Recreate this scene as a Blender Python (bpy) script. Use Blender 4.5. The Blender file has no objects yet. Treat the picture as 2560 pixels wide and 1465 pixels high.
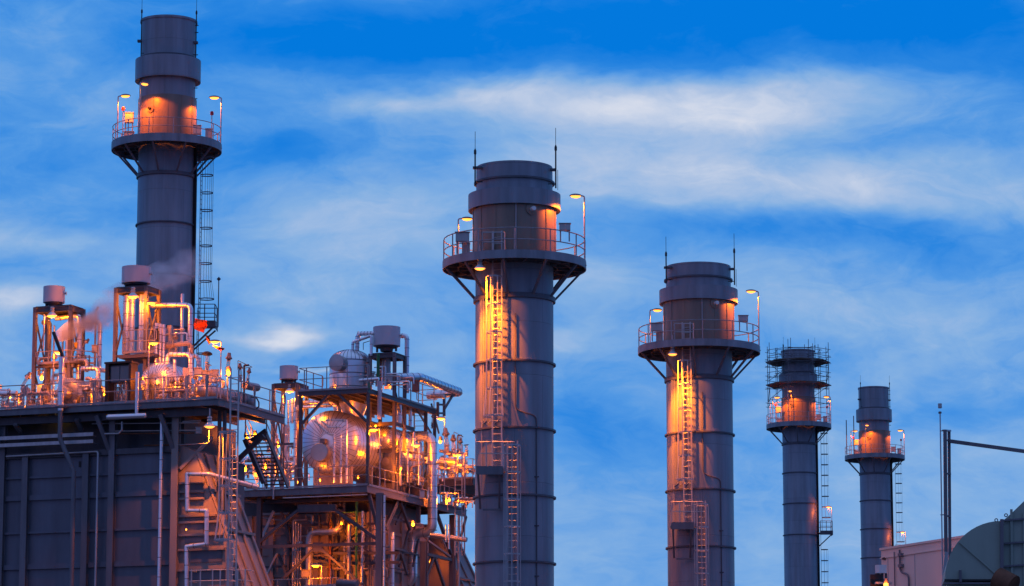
import bpy, math, random
from mathutils import Vector as V, Matrix
random.seed(11)
R = math.radians
C = bpy.context.scene.collection
scene = bpy.context.scene

# ------------------------------------------------------------------ camera
FPX, CX, CY = 8000.0, 1280.0, 732.5          # focal length and centre, photograph pixels
PITCH = math.atan(1339 / FPX)
EYE = V((0, 0, 1.7))
cd = bpy.data.cameras.new('camera'); cam = bpy.data.objects.new('camera', cd); C.objects.link(cam)
cam.location = EYE; cam.rotation_euler = (math.pi / 2 + PITCH, 0, 0)
cd.sensor_width = 36; cd.lens = FPX / 2560 * 36; cd.clip_start = 0.5; cd.clip_end = 20000
scene.camera = cam
scene.view_settings.view_transform = 'Standard'; scene.view_settings.look = 'None'
scene.view_settings.exposure = 0; scene.view_settings.gamma = 1
scene.cycles.max_bounces = 6; scene.cycles.volume_bounces = 1
scene.cycles.sample_clamp_indirect = 4
scene.cycles.use_denoising = True

def lin(r, g, b):
    f = lambda c: (c / 255 / 12.92) if c <= 10 else ((c / 255 + .055) / 1.055) ** 2.4
    return (f(r), f(g), f(b), 1)

# photograph crops used for measuring: name -> (x0, y0, scale)
CROP = {'s': (0, 0, 1), 'V': (0, 0, .99384), 'A': (220, 0, 2.6), 'B': (0, 640, 3.4667), 'C': (400, 640, 3.4675), 'D': (0, 1000, 3.1309),
        'E': (560, 780, 3.1647), 'F': (560, 1180, 3.7426), 'G': (1080, 320, 3.1643), 'H': (1080, 780, 2.1262),
        'I': (1560, 580, 3.4658), 'J': (1560, 960, 2.884), 'K': (1880, 800, 3.4667), 'L': (1880, 1180, 5.11),
        'M': (2160, 980, 3.0025), 'N': (0, 700, 4.4125), 'O': (270, 640, 4.852), 'P': (440, 840, 5.6),
        'Q': (580, 1000, 6.067), 'R': (900, 800, 5.6), 'S': (980, 1040, 3.427), 'T': (620, 1200, 5.495)}
def ray(c, x, y):
    x0, y0, s = CROP[c]
    rx = (x0 + x / s - CX) / FPX; ry = (CY - y0 - y / s) / FPX
    cp, sp = math.cos(PITCH), math.sin(PITCH)
    return V((rx, cp - ry * sp, sp + ry * cp))
def W(c, x, y, Y):
    d = ray(c, x, y)
    return EYE + d * (Y / d.y)

# ------------------------------------------------------------------ sky
def build_sky():
    w = bpy.data.worlds.new('World'); scene.world = w; w.use_nodes = True
    nt = w.node_tree; N = nt.nodes; L = nt.links; N.clear()
    def m(op, a, b=None, clamp=False):
        n = N.new('ShaderNodeMath'); n.operation = op; n.use_clamp = clamp
        for i, q in enumerate((a, b)):
            if q is None: continue
            if isinstance(q, (int, float)): n.inputs[i].default_value = q
            else: L.new(q, n.inputs[i])
        return n.outputs[0]
    def vm(op, a, b, out=0):
        n = N.new('ShaderNodeVectorMath'); n.operation = op
        for i, q in enumerate((a, b)):
            if isinstance(q, tuple): n.inputs[i].default_value = q
            else: L.new(q, n.inputs[i])
        return n.outputs[out]
    def noise(vec, scale, detail=6, rough=.55, out='Fac', dist=0):
        n = N.new('ShaderNodeTexNoise'); n.inputs['Scale'].default_value = scale
        n.inputs['Detail'].default_value = detail; n.inputs['Roughness'].default_value = rough
        n.inputs['Distortion'].default_value = dist
        L.new(vec, n.inputs['Vector']); return n.outputs[out]
    tc = N.new('ShaderNodeTexCoord').outputs['Generated']
    sp = N.new('ShaderNodeSeparateXYZ'); L.new(tc, sp.inputs[0])
    yy = m('MAXIMUM', sp.outputs[1], .12)
    u = m('DIVIDE', sp.outputs[0], yy); wv = m('DIVIDE', sp.outputs[2], yy)
    cb = N.new('ShaderNodeCombineXYZ'); L.new(u, cb.inputs[0]); L.new(wv, cb.inputs[1])
    uv = cb.outputs[0]
    stretch = vm('MULTIPLY', uv, (1, 2.3, 1))
    wob = noise(stretch, 9, 5, .6, 'Color')
    wob = vm('SUBTRACT', wob, (.5, .5, .5))
    wob = vm('MULTIPLY', wob, (.075, .03, 0))
    duv = vm('ADD', uv, wob)
    tex1 = noise(stretch, 11, 8, .58, dist=.4)
    tex2 = noise(vm('MULTIPLY', duv, (1, 2.0, 1)), 34, 8, .64, dist=.6)
    fac = m('ADD', m('MULTIPLY', m('SUBTRACT', tex1, .5), .74), m('MULTIPLY', m('SUBTRACT', tex2, .5), .46))
    # cloud banks and blue gaps by direction: x, y (photo pixels of their bearing), half widths, weight
    B = [(1800, 400, 760, 150, .20), (1700, 255, 600, 85, .38), (1950, 205, 360, 40, .18), (1450, 250, 260, 55, .15), (1080, 265, 240, 38, .30), (1300, 410, 460, 110, .24),
         (2150, 450, 520, 70, .26), (1950, 500, 420, 40, .14), (1800, 60, 1100, 120, -.40), (800, 120, 500, 75, -.30),
         (2300, 330, 330, 50, -.18), (700, 380, 320, 80, -.26), (2050, 590, 520, 50, -.20), (2500, 650, 260, 40, -.12),
         (2000, 760, 620, 110, .14), (1480, 720, 200, 90, .10), (1480, 1080, 180, 120, -.28), (2380, 1010, 260, 60, -.22), (2300, 830, 300, 60, .03),
         (120, 590, 260, 45, .28), (60, 745, 240, 40, .36), (660, 812, 110, 20, .44), (800, 885, 110, 9, .28), (480, 520, 200, 50, -.06),
         (800, 620, 360, 100, .26), (1420, 850, 90, 20, .18), (980, 540, 220, 60, .10), (450, 60, 380, 60, .03), (120, 150, 260, 120, .12),
         (100, 420, 260, 80, .02), (1500, 1380, 180, 80, .02), (60, 880, 220, 60, -.05), (620, 940, 200, 50, .06), (2350, 1230, 260, 60, .04)]
    for (x, y, rx, ry, wt) in B:
        d = ray('s', x, y)
        s1 = vm('SUBTRACT', duv, (d.x / d.y, d.z / d.y, 0))
        s2 = vm('MULTIPLY', s1, (FPX / rx, FPX / ry, 0))
        q = vm('DOT_PRODUCT', s2, s2, 1)
        e = m('EXPONENT', m('MULTIPLY', q, -1))
        fac = m('ADD', fac, m('MULTIPLY', e, wt))
    # clearer overhead, paler towards the horizon
    fac = m('ADD', fac, m('MULTIPLY', m('SUBTRACT', .165, wv), 1.3))
    fac = m('ADD', fac, .45, True)
    rp = N.new('ShaderNodeValToRGB'); L.new(fac, rp.inputs[0])
    el = rp.color_ramp.elements
    el[0].position = 0; el[0].color = lin(0, 120, 221)
    el[1].position = 1; el[1].color = lin(214, 220, 235)
    for p, c in ((.22, (44, 134, 224)), (.40, (84, 153, 227)), (.60, (130, 175, 226)), (.80, (172, 194, 227))):
        k = el.new(p); k.color = lin(*c)
    sky = N.new('ShaderNodeTexSky'); sky.sky_type = 'NISHITA'; sky.sun_disc = False
    sky.sun_elevation = R(1.5); sky.sun_rotation = R(215); sky.air_density = 1.5
    # dusk behind the viewer: dimmer and warmer than the lit clouds ahead
    back = m('MULTIPLY_ADD' if False else 'ADD', m('MULTIPLY', sp.outputs[1], 1.1), .35, True)
    mx = N.new('ShaderNodeMix'); mx.data_type = 'RGBA'
    L.new(back, mx.inputs[0]); mx.inputs[6].default_value = (.075, .14, .42, 1); L.new(rp.outputs[0], mx.inputs[7])
    zen = m('MULTIPLY', m('SUBTRACT', sp.outputs[2], .30), 2.2, True)
    mz = N.new('ShaderNodeMix'); mz.data_type = 'RGBA'; L.new(zen, mz.inputs[0]); L.new(mx.outputs[2], mz.inputs[6]); mz.inputs[7].default_value = (.20, .33, .70, 1)
    mx = mz
    bg1 = N.new('ShaderNodeBackground'); L.new(mx.outputs[2], bg1.inputs[0]); bg1.inputs[1].default_value = 1
    bg2 = N.new('ShaderNodeBackground'); L.new(sky.outputs[0], bg2.inputs[0]); bg2.inputs[1].default_value = .0007
    ad = N.new('ShaderNodeAddShader'); L.new(bg1.outputs[0], ad.inputs[0]); L.new(bg2.outputs[0], ad.inputs[1])
    out = N.new('ShaderNodeOutputWorld'); L.new(ad.outputs[0], out.inputs[0])
build_sky()
sd = bpy.data.lights.new('sun', 'SUN'); sd.energy = .05; sd.angle = R(25); sd.color = (.9, .62, .85)
sun = bpy.data.objects.new('sun', sd); C.objects.link(sun)
sun.rotation_euler = (R(80), 0, R(-48))

# ------------------------------------------------------------------ materials
def mat(name, col, rough=.55, metal=0, var=.22, scale=3.0, streak=True, bump=.0, spec=.4):
    mt = bpy.data.materials.new(name); mt.use_nodes = True
    nt = mt.node_tree; N = nt.nodes; L = nt.links
    bs = N['Principled BSDF']; bs.inputs['Metallic'].default_value = metal
    bs.inputs['Specular IOR Level'].default_value = spec
    tc = N.new('ShaderNodeTexCoord'); mp = N.new('ShaderNodeMapping')
    L.new(tc.outputs['Object'], mp.inputs[0])
    mp.inputs['Scale'].default_value = (1, 1, .18) if streak else (1, 1, 1)
    nz = N.new('ShaderNodeTexNoise'); nz.inputs['Scale'].default_value = scale; nz.inputs['Detail'].default_value = 7
    nz.inputs['Roughness'].default_value = .62
    L.new(mp.outputs[0], nz.inputs['Vector'])
    rp = N.new('ShaderNodeValToRGB'); L.new(nz.outputs['Fac'], rp.inputs[0])
    e = rp.color_ramp.elements; e[0].position = .3; e[1].position = .7
    e[0].color = tuple(c * (1 - var) for c in col) + (1,); e[1].color = tuple(min(1, c * (1 + var)) for c in col) + (1,)
    L.new(rp.outputs[0], bs.inputs['Base Color'])
    mr = N.new('ShaderNodeMapRange'); L.new(nz.outputs['Fac'], mr.inputs[0])
    mr.inputs[3].default_value = max(.05, rough - .1); mr.inputs[4].default_value = min(1, rough + .12)
    L.new(mr.outputs[0], bs.inputs['Roughness'])
    if bump:
        b = N.new('ShaderNodeBump'); b.inputs['Strength'].default_value = bump; b.inputs['Distance'].default_value = .02
        n2 = N.new('ShaderNodeTexNoise'); n2.inputs['Scale'].default_value = 2.2; L.new(tc.outputs['Object'], n2.inputs['Vector'])
        L.new(n2.outputs['Fac'], b.inputs['Height']); L.new(b.outputs[0], bs.inputs['Normal'])
    return mt
def glow(name, col, s):
    mt = bpy.data.materials.new(name); mt.use_nodes = True
    bs = mt.node_tree.nodes['Principled BSDF']
    bs.inputs['Base Color'].default_value = (.8, .7, .5, 1); bs.inputs['Emission Color'].default_value = col
    bs.inputs['Emission Strength'].default_value = s
    return mt
M = dict(
    stack=mat('grey_stack_paint', (.26, .285, .335), .46, .1, .22, .8),
    jacket=mat('stack_cladding', (.25, .19, .15), .45, .35, .2, 1.2),
    ring=mat('dark_ring_paint', (.10, .10, .12), .5),
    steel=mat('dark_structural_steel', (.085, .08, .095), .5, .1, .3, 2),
    steel2=mat('grey_structural_steel', (.16, .15, .17), .5, .1, .25, 2),
    galv=mat('galvanised_steel', (.42, .42, .44), .42, .45, .2, 5),
    fascia=mat('grey_fascia_paint', (.24, .245, .28), .5, .1, .3, 2),
    rail=mat('handrail_steel', (.30, .29, .31), .45, .3, .2, 5),
    alu=mat('aluminium_cladding', (.80, .80, .82), .30, .85, .06, 1.4, False, .06),
    alud=mat('dull_aluminium_cladding', (.42, .41, .42), .40, .7, .14, 1.4, False, .08),
    seam=mat('cladding_seam', (.2, .2, .21), .5, .5),
    lav=mat('pale_silencer_paint', (.56, .54, .60), .5, 0, .07, 1.2),
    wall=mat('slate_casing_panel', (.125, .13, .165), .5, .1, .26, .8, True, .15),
    wall2=mat('lamplit_brown_casing_panel', (.27, .22, .21), .6, 0, .2, .8, True, .15),  # brown of the lamplight is put into this panel colour
    duct=mat('orange_lit_duct_paint', (.30, .25, .24), .55, 0, .18, 1.0),
    plate=mat('deck_plate', (.12, .11, .12), .6, .2, .3, 2, False),
    dark=mat('blackened_metal', (.03, .028, .03), .5, .3),
    green=mat('green_pipe_paint', (.03, .17, .06), .45, 0, .2, 4),
    red=mat('red_lens', (.55, .02, .03), .3, 0, .05),
    white=mat('white_enamel', (.72, .72, .72), .4, 0, .06),
    box=mat('grey_enclosure_paint', (.45, .44, .45), .45, 0, .1),
    rust=mat('brown_rusted_pipe', (.16, .06, .03), .7, .2, .4, 3, False),
    pink=mat('pale_pink_cladding', (.84, .66, .55), .6, 0, .06, .6),
    duct_green=mat('grey_green_duct_paint', (.32, .37, .30), .55, 0, .14, .8, True, .1),
    cloth=mat('orange_cloth', (.55, .085, .03), .8, 0, .12, 3, False, spec=.1),
    ground=mat('gravel_ground', (.13, .12, .11), .9, 0, .35, .6, False, .5),
    board=mat('weathered_timber_board', (.17, .12, .09), .8, 0, .35, 3, False),
    yellow=mat('yellow_plastic', (.75, .5, .05), .5, 0, .1),
    glass=mat('dark_cabinet_glass', (.07, .10, .13), .12, 0, .1, spec=.7),
    lamp=glow('sodium_lamp_bowl', (1, .29, .028, 1), 3.1),
    tube=glow('fluorescent_tube', (1, .62, .16, 1), 3),
)

def plate_courses(mt, R_=1.8, wid=2.83, row=2.44):
    nt = mt.node_tree; N = nt.nodes; L = nt.links; bs = N['Principled BSDF']
    tc = N.new('ShaderNodeTexCoord'); sp = N.new('ShaderNodeSeparateXYZ'); L.new(tc.outputs['Object'], sp.inputs[0])
    at = N.new('ShaderNodeMath'); at.operation = 'ARCTAN2'; L.new(sp.outputs[1], at.inputs[0]); L.new(sp.outputs[0], at.inputs[1])
    mu = N.new('ShaderNodeMath'); mu.operation = 'MULTIPLY'; L.new(at.outputs[0], mu.inputs[0]); mu.inputs[1].default_value = R_
    cb = N.new('ShaderNodeCombineXYZ'); L.new(mu.outputs[0], cb.inputs[0]); L.new(sp.outputs[2], cb.inputs[1])
    br = N.new('ShaderNodeTexBrick'); L.new(cb.outputs[0], br.inputs['Vector'])
    br.inputs['Scale'].default_value = 1; br.inputs['Mortar Size'].default_value = .018; br.inputs['Mortar Smooth'].default_value = .6
    br.inputs['Brick Width'].default_value = wid; br.inputs['Row Height'].default_value = row
    br.inputs['Color1'].default_value = (1, 1, 1, 1); br.inputs['Color2'].default_value = (.90, .91, .93, 1); br.inputs['Mortar'].default_value = (.74, .73, .73, 1)
    # rain streaks and soot
    nz = N.new('ShaderNodeTexNoise'); nz.inputs['Scale'].default_value = 1; nz.inputs['Detail'].default_value = 6
    mp = N.new('ShaderNodeMapping'); mp.inputs['Scale'].default_value = (2.2, .07, 1); L.new(cb.outputs[0], mp.inputs[0]); L.new(mp.outputs[0], nz.inputs['Vector'])
    rp = N.new('ShaderNodeValToRGB'); L.new(nz.outputs['Fac'], rp.inputs[0]); e = rp.color_ramp.elements
    e[0].position = .36; e[0].color = (.84, .82, .81, 1); e[1].position = .6; e[1].color = (1, 1, 1, 1)
    src = bs.inputs['Base Color'].links[0].from_socket
    for q in (br.outputs['Color'], rp.outputs[0]):
        mx = N.new('ShaderNodeMix'); mx.data_type = 'RGBA'; mx.blend_type = 'MULTIPLY'; mx.inputs[0].default_value = 1
        L.new(src, mx.inputs[6]); L.new(q, mx.inputs[7]); src = mx.outputs[2]
    L.new(src, bs.inputs['Base Color'])
    b = N.new('ShaderNodeBump'); b.inputs['Strength'].default_value = .5; b.inputs['Distance'].default_value = .02; b.invert = True
    L.new(br.outputs['Fac'], b.inputs['Height']); L.new(b.outputs[0], bs.inputs['Normal'])
plate_courses(M['stack'])

# ------------------------------------------------------------------ mesh builder
Z = V((0, 0, 1))
def perp(d):
    a = V((0, 0, 1)) if abs(d.z) < .9 else V((1, 0, 0))
    x = d.cross(a).normalized(); return x, d.cross(x).normalized()
class MB:
    def __init__(s): s.v = []; s.f = []
    def add(s, vs, fs):
        n = len(s.v); s.v += [V(q) for q in vs]; s.f += [tuple(i + n for i in q) for q in fs]; return s
    def hexa(s, o, ex, ey, ez):           # box from corner o with edge vectors
        vs = [o, o + ex, o + ex + ey, o + ey]; vs += [q + ez for q in vs]
        return s.add(vs, [(0, 3, 2, 1), (4, 5, 6, 7), (0, 1, 5, 4), (1, 2, 6, 5), (2, 3, 7, 6), (3, 0, 4, 7)])
    def cbox(s, c, ex, ey, ez):           # box by centre
        return s.hexa(c - ex / 2 - ey / 2 - ez / 2, ex, ey, ez)
    def bar(s, p, q, w, h=None, up=None):
        h = h or w; d = (q - p)
        dn = d.normalized(); u0 = up or (Z if abs(dn.z) < .9 else V((.35, .937, 0)))
        x = dn.cross(u0).normalized(); y = x.cross(dn).normalized()
        return s.hexa(p - x * w / 2 - y * h / 2, x * w, y * h, d)
    def ibeam(s, p, q, w, h, up=None, t=.035):
        d = q - p; dn = d.normalized(); u0 = up or (Z if abs(dn.z) < .9 else V((.35, .937, 0)))
        x = dn.cross(u0).normalized(); y = x.cross(dn).normalized()
        s.hexa(p - x * w / 2 - y * h / 2, x * w, y * t, d)
        s.hexa(p - x * w / 2 + y * (h / 2 - t), x * w, y * t, d)
        return s.hexa(p - x * t / 2 - y * (h / 2 - t), x * t, y * (h - 2 * t), d)
    def tube(s, pts, r, n=8, fil=0, seam=0, caps=True, closed=False):
        pts = [V(p) for p in pts]
        if fil and len(pts) > 2:
            o = [pts[0]]
            for i in range(1, len(pts) - 1):
                a, b, c = pts[i - 1], pts[i], pts[i + 1]
                d1 = (a - b); d2 = (c - b)
                ang = d1.angle(d2)
                if ang > 3.05: o.append(b); continue
                t = min(fil / math.tan(ang / 2), d1.length * .49, d2.length * .49)
                d1.normalize(); d2.normalize()
                p1 = b + d1 * t; p2 = b + d2 * t
                for k in range(7):
                    q = k / 6
                    o.append(p1 * (1 - q) ** 2 + b * 2 * q * (1 - q) + p2 * q * q)
            o.append(pts[-1]); pts = o
        m = len(pts); tang = []
        for i in range(m):
            if closed: t = pts[(i + 1) % m] - pts[i - 1]
            else:
                t = V((0, 0, 0))
                if i: t += (pts[i] - pts[i - 1]).normalized()
                if i < m - 1: t += (pts[i + 1] - pts[i]).normalized()
            tang.append(t.normalized())
        x, y = perp(tang[0]); base = len(s.v); rows = []
        for i in range(m):
            t = tang[i]; x = (x - t * x.dot(t)).normalized(); y = t.cross(x)
            k = 1
            if 0 < i < m - 1 and not fil:
                c = max(.4, t.dot((pts[i] - pts[i - 1]).normalized())); k = 1 / c
            bis = None
            if k > 1.01:
                bis = ((pts[i - 1] - pts[i]).normalized() + (pts[i + 1] - pts[i]).normalized()).normalized()
            for j in range(n):
                a = 2 * math.pi * j / n
                o = x * (r * math.cos(a)) + y * (r * math.sin(a))
                if bis: o += bis * (o.dot(bis) * (k - 1))
                s.v.append(pts[i] + o)
            rows.append(base + i * n)
        rng = range(m if closed else m - 1)
        for i in rng:
            a = rows[i]; b = rows[(i + 1) % m]
            for j in range(n):
                s.f.append((a + j, a + (j + 1) % n, b + (j + 1) % n, b + j))
        if caps and not closed:
            s.f.append(tuple(rows[0] + j for j in reversed(range(n))))
            s.f.append(tuple(rows[-1] + j for j in range(n)))
        if seam:
            s.seams(pts, r, seam, n)
        return s
    def seams(s, pts, r, step, n=12):
        acc = step * .5
        for a, b in zip(pts, pts[1:]):
            d = b - a; l = d.length
            if l < 1e-5: continue
            d.normalize()
            while acc < l:
                s.lathe([(r + .001, -.016), (r + .011, -.012), (r + .011, .012), (r + .001, .016)], a + d * acc, d, n)
                acc += step
            acc -= l
    def lathe(s, prof, o, ax=Z, n=32, closed=False):
        ax = ax.normalized(); x, y = perp(ax); base = len(s.v)
        for r, h in prof:
            for j in range(n):
                a = 2 * math.pi * j / n
                s.v.append(o + ax * h + x * (r * math.cos(a)) + y * (r * math.sin(a)))
        k = len(prof)
        for i in range(k if closed else k - 1):
            for j in range(n):
                a = base + i * n; b = base + ((i + 1) % k) * n
                s.f.append((a + j, a + (j + 1) % n, b + (j + 1) % n, b + j))
        return s
    def ell(s, c, rx, ry, rz, n=14, m=8, lo=-1, hi=1):   # (part of) an ellipsoid
        prof = []
        for i in range(m + 1):
            t = lo + (hi - lo) * i / m; a = t * math.pi / 2
            prof.append((max(1e-4, math.cos(a)), math.sin(a)))
        b0 = len(s.v); s.lathe(prof, V((0, 0, 0)), Z, n)
        for i in range(b0, len(s.v)): q = s.v[i]; s.v[i] = c + V((q.x * rx, q.y * ry, q.z * rz))
        return s
def box_of(mbs):
    vs = [q for m_ in mbs for q in m_.v]
    return (V((min(q.x for q in vs), min(q.y for q in vs), min(q.z for q in vs))), V((max(q.x for q in vs), max(q.y for q in vs), max(q.z for q in vs))))
def tag(o, label, cat, group=None, kind=None):
    if label: o['label'] = label
    if cat: o['category'] = cat
    if group: o['group'] = group
    if kind: o['kind'] = kind
    return o
def thing(name, label, cat, at, group=None):
    o = bpy.data.objects.new(name, None); C.objects.link(o); o.location = at
    o.empty_display_size = .3; o['_at'] = list(at)
    return tag(o, label, cat, group)
def mesh(name, mb, m, off, smooth=35):
    me = bpy.data.meshes.new(name); me.from_pydata([tuple(q - off) for q in mb.v], [], mb.f)
    ms = m if isinstance(m, (list, tuple)) else [m]
    for k in ms: me.materials.append(k)
    me.validate(); me.update()
    if smooth:
        me.polygons.foreach_set('use_smooth', [True] * len(me.polygons)); me.set_sharp_from_angle(angle=R(smooth))
    return me
def root_of(p):
    while p.parent: p = p.parent
    return p
def part(name, mb, m, parent, label=None):
    off = V(root_of(parent)['_at'])
    o = bpy.data.objects.new(name, mesh(name, mb, m, off)); C.objects.link(o); o.parent = parent
    if label: o['label'] = label
    return o
def solo(name, label, cat, mb, m, group=None, kind=None):
    lo, hi = box_of([mb]); at = V(((lo.x + hi.x) / 2, (lo.y + hi.y) / 2, lo.z))
    o = bpy.data.objects.new(name, mesh(name, mb, m, at)); C.objects.link(o); o.location = at; o['_at'] = list(at)
    return tag(o, label, cat, group, kind)
def copy_tree(o, parent=None, at=None):
    c = o.copy(); C.objects.link(c)
    if parent: c.parent = parent
    if at is not None: c.location = at; c['_at'] = list(at)
    for ch in list(o.children): copy_tree(ch, c)
    return c

class Frame:
    def __init__(s, o, ang):
        s.o = V((o[0], o[1], 0)); s.u = V((math.sin(ang), math.cos(ang), 0)); s.v = V((math.cos(ang), -math.sin(ang), 0))
    def p(s, a, b, z): return s.o + s.v * a + s.u * b + Z * z
    def loc(s, q): d = q - s.o; return V((d.dot(s.v), d.dot(s.u), d.z))
    def fb(s, c, x, y, b):
        d = ray(c, x, y); t = (b - (EYE - s.o).dot(s.u)) / d.dot(s.u); return EYE + d * t
    def fa(s, c, x, y, a):
        d = ray(c, x, y); t = (a - (EYE - s.o).dot(s.v)) / d.dot(s.v); return EYE + d * t
    def zb(s, c, x, y, b): return s.fb(c, x, y, b).z
    def ab(s, c, x, y, b): return s.loc(s.fb(c, x, y, b)).x
    def vert(s, c, x, y0, y1, b):
        p0 = s.fb(c, x, y0, b); p1 = s.fb(c, x, y1, b); return [p0, V((p0.x, p0.y, p1.z))]
    def line(s, c, b, *xy):              # list of pixel points on plane b (or own b as third value)
        return [s.fb(c, q[0], q[1], q[2] if len(q) > 2 else b) for q in xy]
ANG = R(20.5)
S2 = (.11, 145.0); S3 = (10.13, 171.5)
F1 = Frame(S2, ANG); F2 = Frame(S3, ANG)

# ------------------------------------------------------------------ generic builders
KW = 1.55
def add_light(parent, at, watts, size=.07, col=(1, .172, 0), spot=None, aim=None):
    l = bpy.data.lights.new('bulb_light', 'SPOT' if spot else 'POINT'); l.energy = watts * KW * (1 if spot else .55); l.color = col; l.shadow_soft_size = size
    if spot: l.spot_size = R(spot); l.spot_blend = .22
    o = bpy.data.objects.new('bulb_light', l); C.objects.link(o); o.parent = parent
    o.location = at - V(root_of(parent)['_at'])
    return o
LAMPS = 'sodium lamps on arms'
def pole_lamp(base, h, d, label, watts=150, arm=.45, s=1.0, group='sodium pole lamps', cone=None):
    d = V((d[0], d[1], 0)).normalized()
    t = thing('pole_lamp', label, 'lamp', base, group)
    top = base + Z * h
    part('pole', MB().tube([base, top, top + d * arm + Z * .02], .033 * s, 8, .10), M['galv'], t)
    part('base_plate', MB().cbox(base + Z * .012, V((.18, 0, 0)), V((0, .18, 0)), Z * .02), M['galv'], t)
    c = top + d * (arm + .2 * s) + Z * .0
    lamp_head(t, c, d, s)
    add_light(t, c - Z * .20 * s, watts, spot=cone)
    return t
def lamp_head(t, c, d, s=1.0):
    n = V((-d.y, d.x, 0))
    sh = MB(); sh.ell(V((0, 0, 0)), .30 * s, .19 * s, .11 * s, 16, 4, 0, 1); sh.ell(V((0, 0, 0)), .285 * s, .175 * s, .09 * s, 16, 4, 0, 1)
    bw = MB(); bw.ell(V((0, 0, 0)), .24 * s, .155 * s, .10 * s, 16, 5, -1, 0)
    bw.add([V((.24 * s * math.cos(a * .3927), .155 * s * math.sin(a * .3927), 0)) for a in range(16)], [tuple(range(16))])
    for mb in (sh, bw):
        mb.v = [c + d * q.x + n * q.y + Z * q.z for q in mb.v]
    part('lamp_shade', sh, M['steel2'], t)
    part('glowing_bowl', bw, M['lamp'], t)
def pendant_lamp(c, label, watts=300, s=1.0, hang=.5, group='bell shaded pendant lamps', flood=0):
    t = thing('pendant_lamp', label, 'lamp', c - Z * .1 * s, group)
    part('stem', MB().tube([c + Z * .3 * s, c + Z * (.3 * s + hang)], .03 * s, 8), M['galv'], t)
    part('gear_housing', MB().lathe([(.001, .42 * s), (.09 * s, .42 * s), (.11 * s, .36 * s), (.09 * s, .3 * s), (.12 * s, .24 * s), (.09 * s, .17 * s), (.001, .17 * s)], c, Z, 16), M['galv'], t)
    part('lamp_shade', MB().lathe([(.09 * s, .17 * s), (.13 * s, .13 * s), (.25 * s, .0), (.255 * s, -.02 * s), (.235 * s, -.015 * s), (.11 * s, .11 * s), (.03 * s, .12 * s)], c, Z, 20), M['white'], t)
    b = MB().ell(c - Z * .005, .215 * s, .215 * s, .09 * s, 16, 5, -1, 0)
    part('glowing_bowl', b, M['lamp'], t)
    add_light(t, c - Z * .19 * s, watts, col=(1, .20, .001), spot=128 if flood else None)
    if flood:
        o = add_light(t, c - Z * .2 * s, watts * flood, col=(1, .19, .001), spot=92); o.data.spot_blend = 1
    return t
def bulkhead_lamp(c, d, label, watts=60, s=1.0, group='small jar lamps'):
    d = V((d[0], d[1], 0)).normalized(); t = thing('bulkhead_lamp', label, 'lamp', c - Z * .15 * s, group)
    part('fitting', MB().lathe([(.001, .22 * s), (.07 * s, .22 * s), (.09 * s, .1 * s), (.09 * s, .06 * s)], c, Z, 14).bar(c + Z * .16 * s, c + Z * .16 * s - d * .3 * s, .05 * s), M['steel2'], t)
    part('glowing_jar', MB().ell(c, .085 * s, .085 * s, .13 * s, 14, 8), M['lamp'], t)
    add_light(t, c + d * .17 * s - Z * .05, watts, .06)
    return t
def railing(parent, pts, h=1.1, step=1.5, closed=False, r=.024, m=None, kick=True):
    m = m or M['rail']; mb = MB(); P = [V(p) for p in pts]
    if kick:
        ring = P + ([P[0]] if closed else [])
        for a, b in zip(ring, ring[1:]): mb.bar(a + Z * .06, b + Z * .06, .012, .1)
    for k in (h, h * .52):
        mb.tube([p + Z * k for p in P], r, 6, 0 if closed else .12, closed=closed)
    if not closed and len(P) > 1:
        for e, nx in ((P[0], P[1]), (P[-1], P[-2])):
            i = (e - nx).normalized() * .10
            mb.tube([e + Z * h, e + i + Z * (h - .08), e + i + Z * (h * .52 + .08), e + Z * h * .52], r, 6, .08)
    hr = part('handrail', mb, m, parent)
    segs = list(zip(P, P[1:] + ([P[0]] if closed else [])))[:len(P) if closed else len(P) - 1]
    tot = 0; acc = 0
    L = sum((b - a).length for a, b in segs); n = max(1, round(L / step)); st = L / n
    for a, b in segs:
        l = (b - a).length
        while acc <= l + 1e-4:
            q = a.lerp(b, min(1, acc / l))
            if not (closed and tot >= n):
                part('rail_post', MB().bar(q, q + Z * (h - .01), .05, .03), m, hr)
            tot += 1; acc += st
        acc -= l
    return hr
def ladder_mb(p0, z1, out, w=.45, r=.028):
    out = V((out[0], out[1], 0)).normalized(); sd_ = V((-out.y, out.x, 0)) * w / 2
    mb = MB(); p1 = V((p0.x, p0.y, z1))
    for s in (-1, 1): mb.bar(p0 + sd_ * s, p1 + sd_ * s, .07, .03, out)
    n = int((z1 - p0.z) / .3)
    for i in range(n): q = p0 + Z * (.2 + i * .3); mb.tube([q - sd_, q + sd_], .016, 6)
    return mb
def cage_mb(p0, z1, out, w=.45, rad=.38, step=1.2, flare=True):
    out = V((out[0], out[1], 0)).normalized(); sdv = V((-out.y, out.x, 0))
    mb = MB(); n = max(1, round((z1 - p0.z) / step)); st = (z1 - p0.z) / n
    def hoop(z, k):
        pts = []
        for j in range(13):
            a = math.pi * (j / 12)
            pts.append(V((p0.x, p0.y, z)) + sdv * (rad * k * math.cos(a) if 0 < j < 12 else (w / 2 + .02) * math.copysign(1, math.cos(a))) + out * (.06 + (.70 * k) * math.sin(a) ** .7 if 0 < j < 12 else 0))
        return pts
    H = []
    for i in range(n + 1):
        k = 1.25 if (flare and i == 0) else 1
        pts = hoop(p0.z + i * st, k); H.append(pts)
        for a, b in zip(pts, pts[1:]): mb.bar(a, b, .012, .065)
    for j in (1, 3, 6, 9, 11):
        for i in range(n): mb.bar(H[i][j], H[i + 1][j], .05, .014, out)
    return mb
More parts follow.
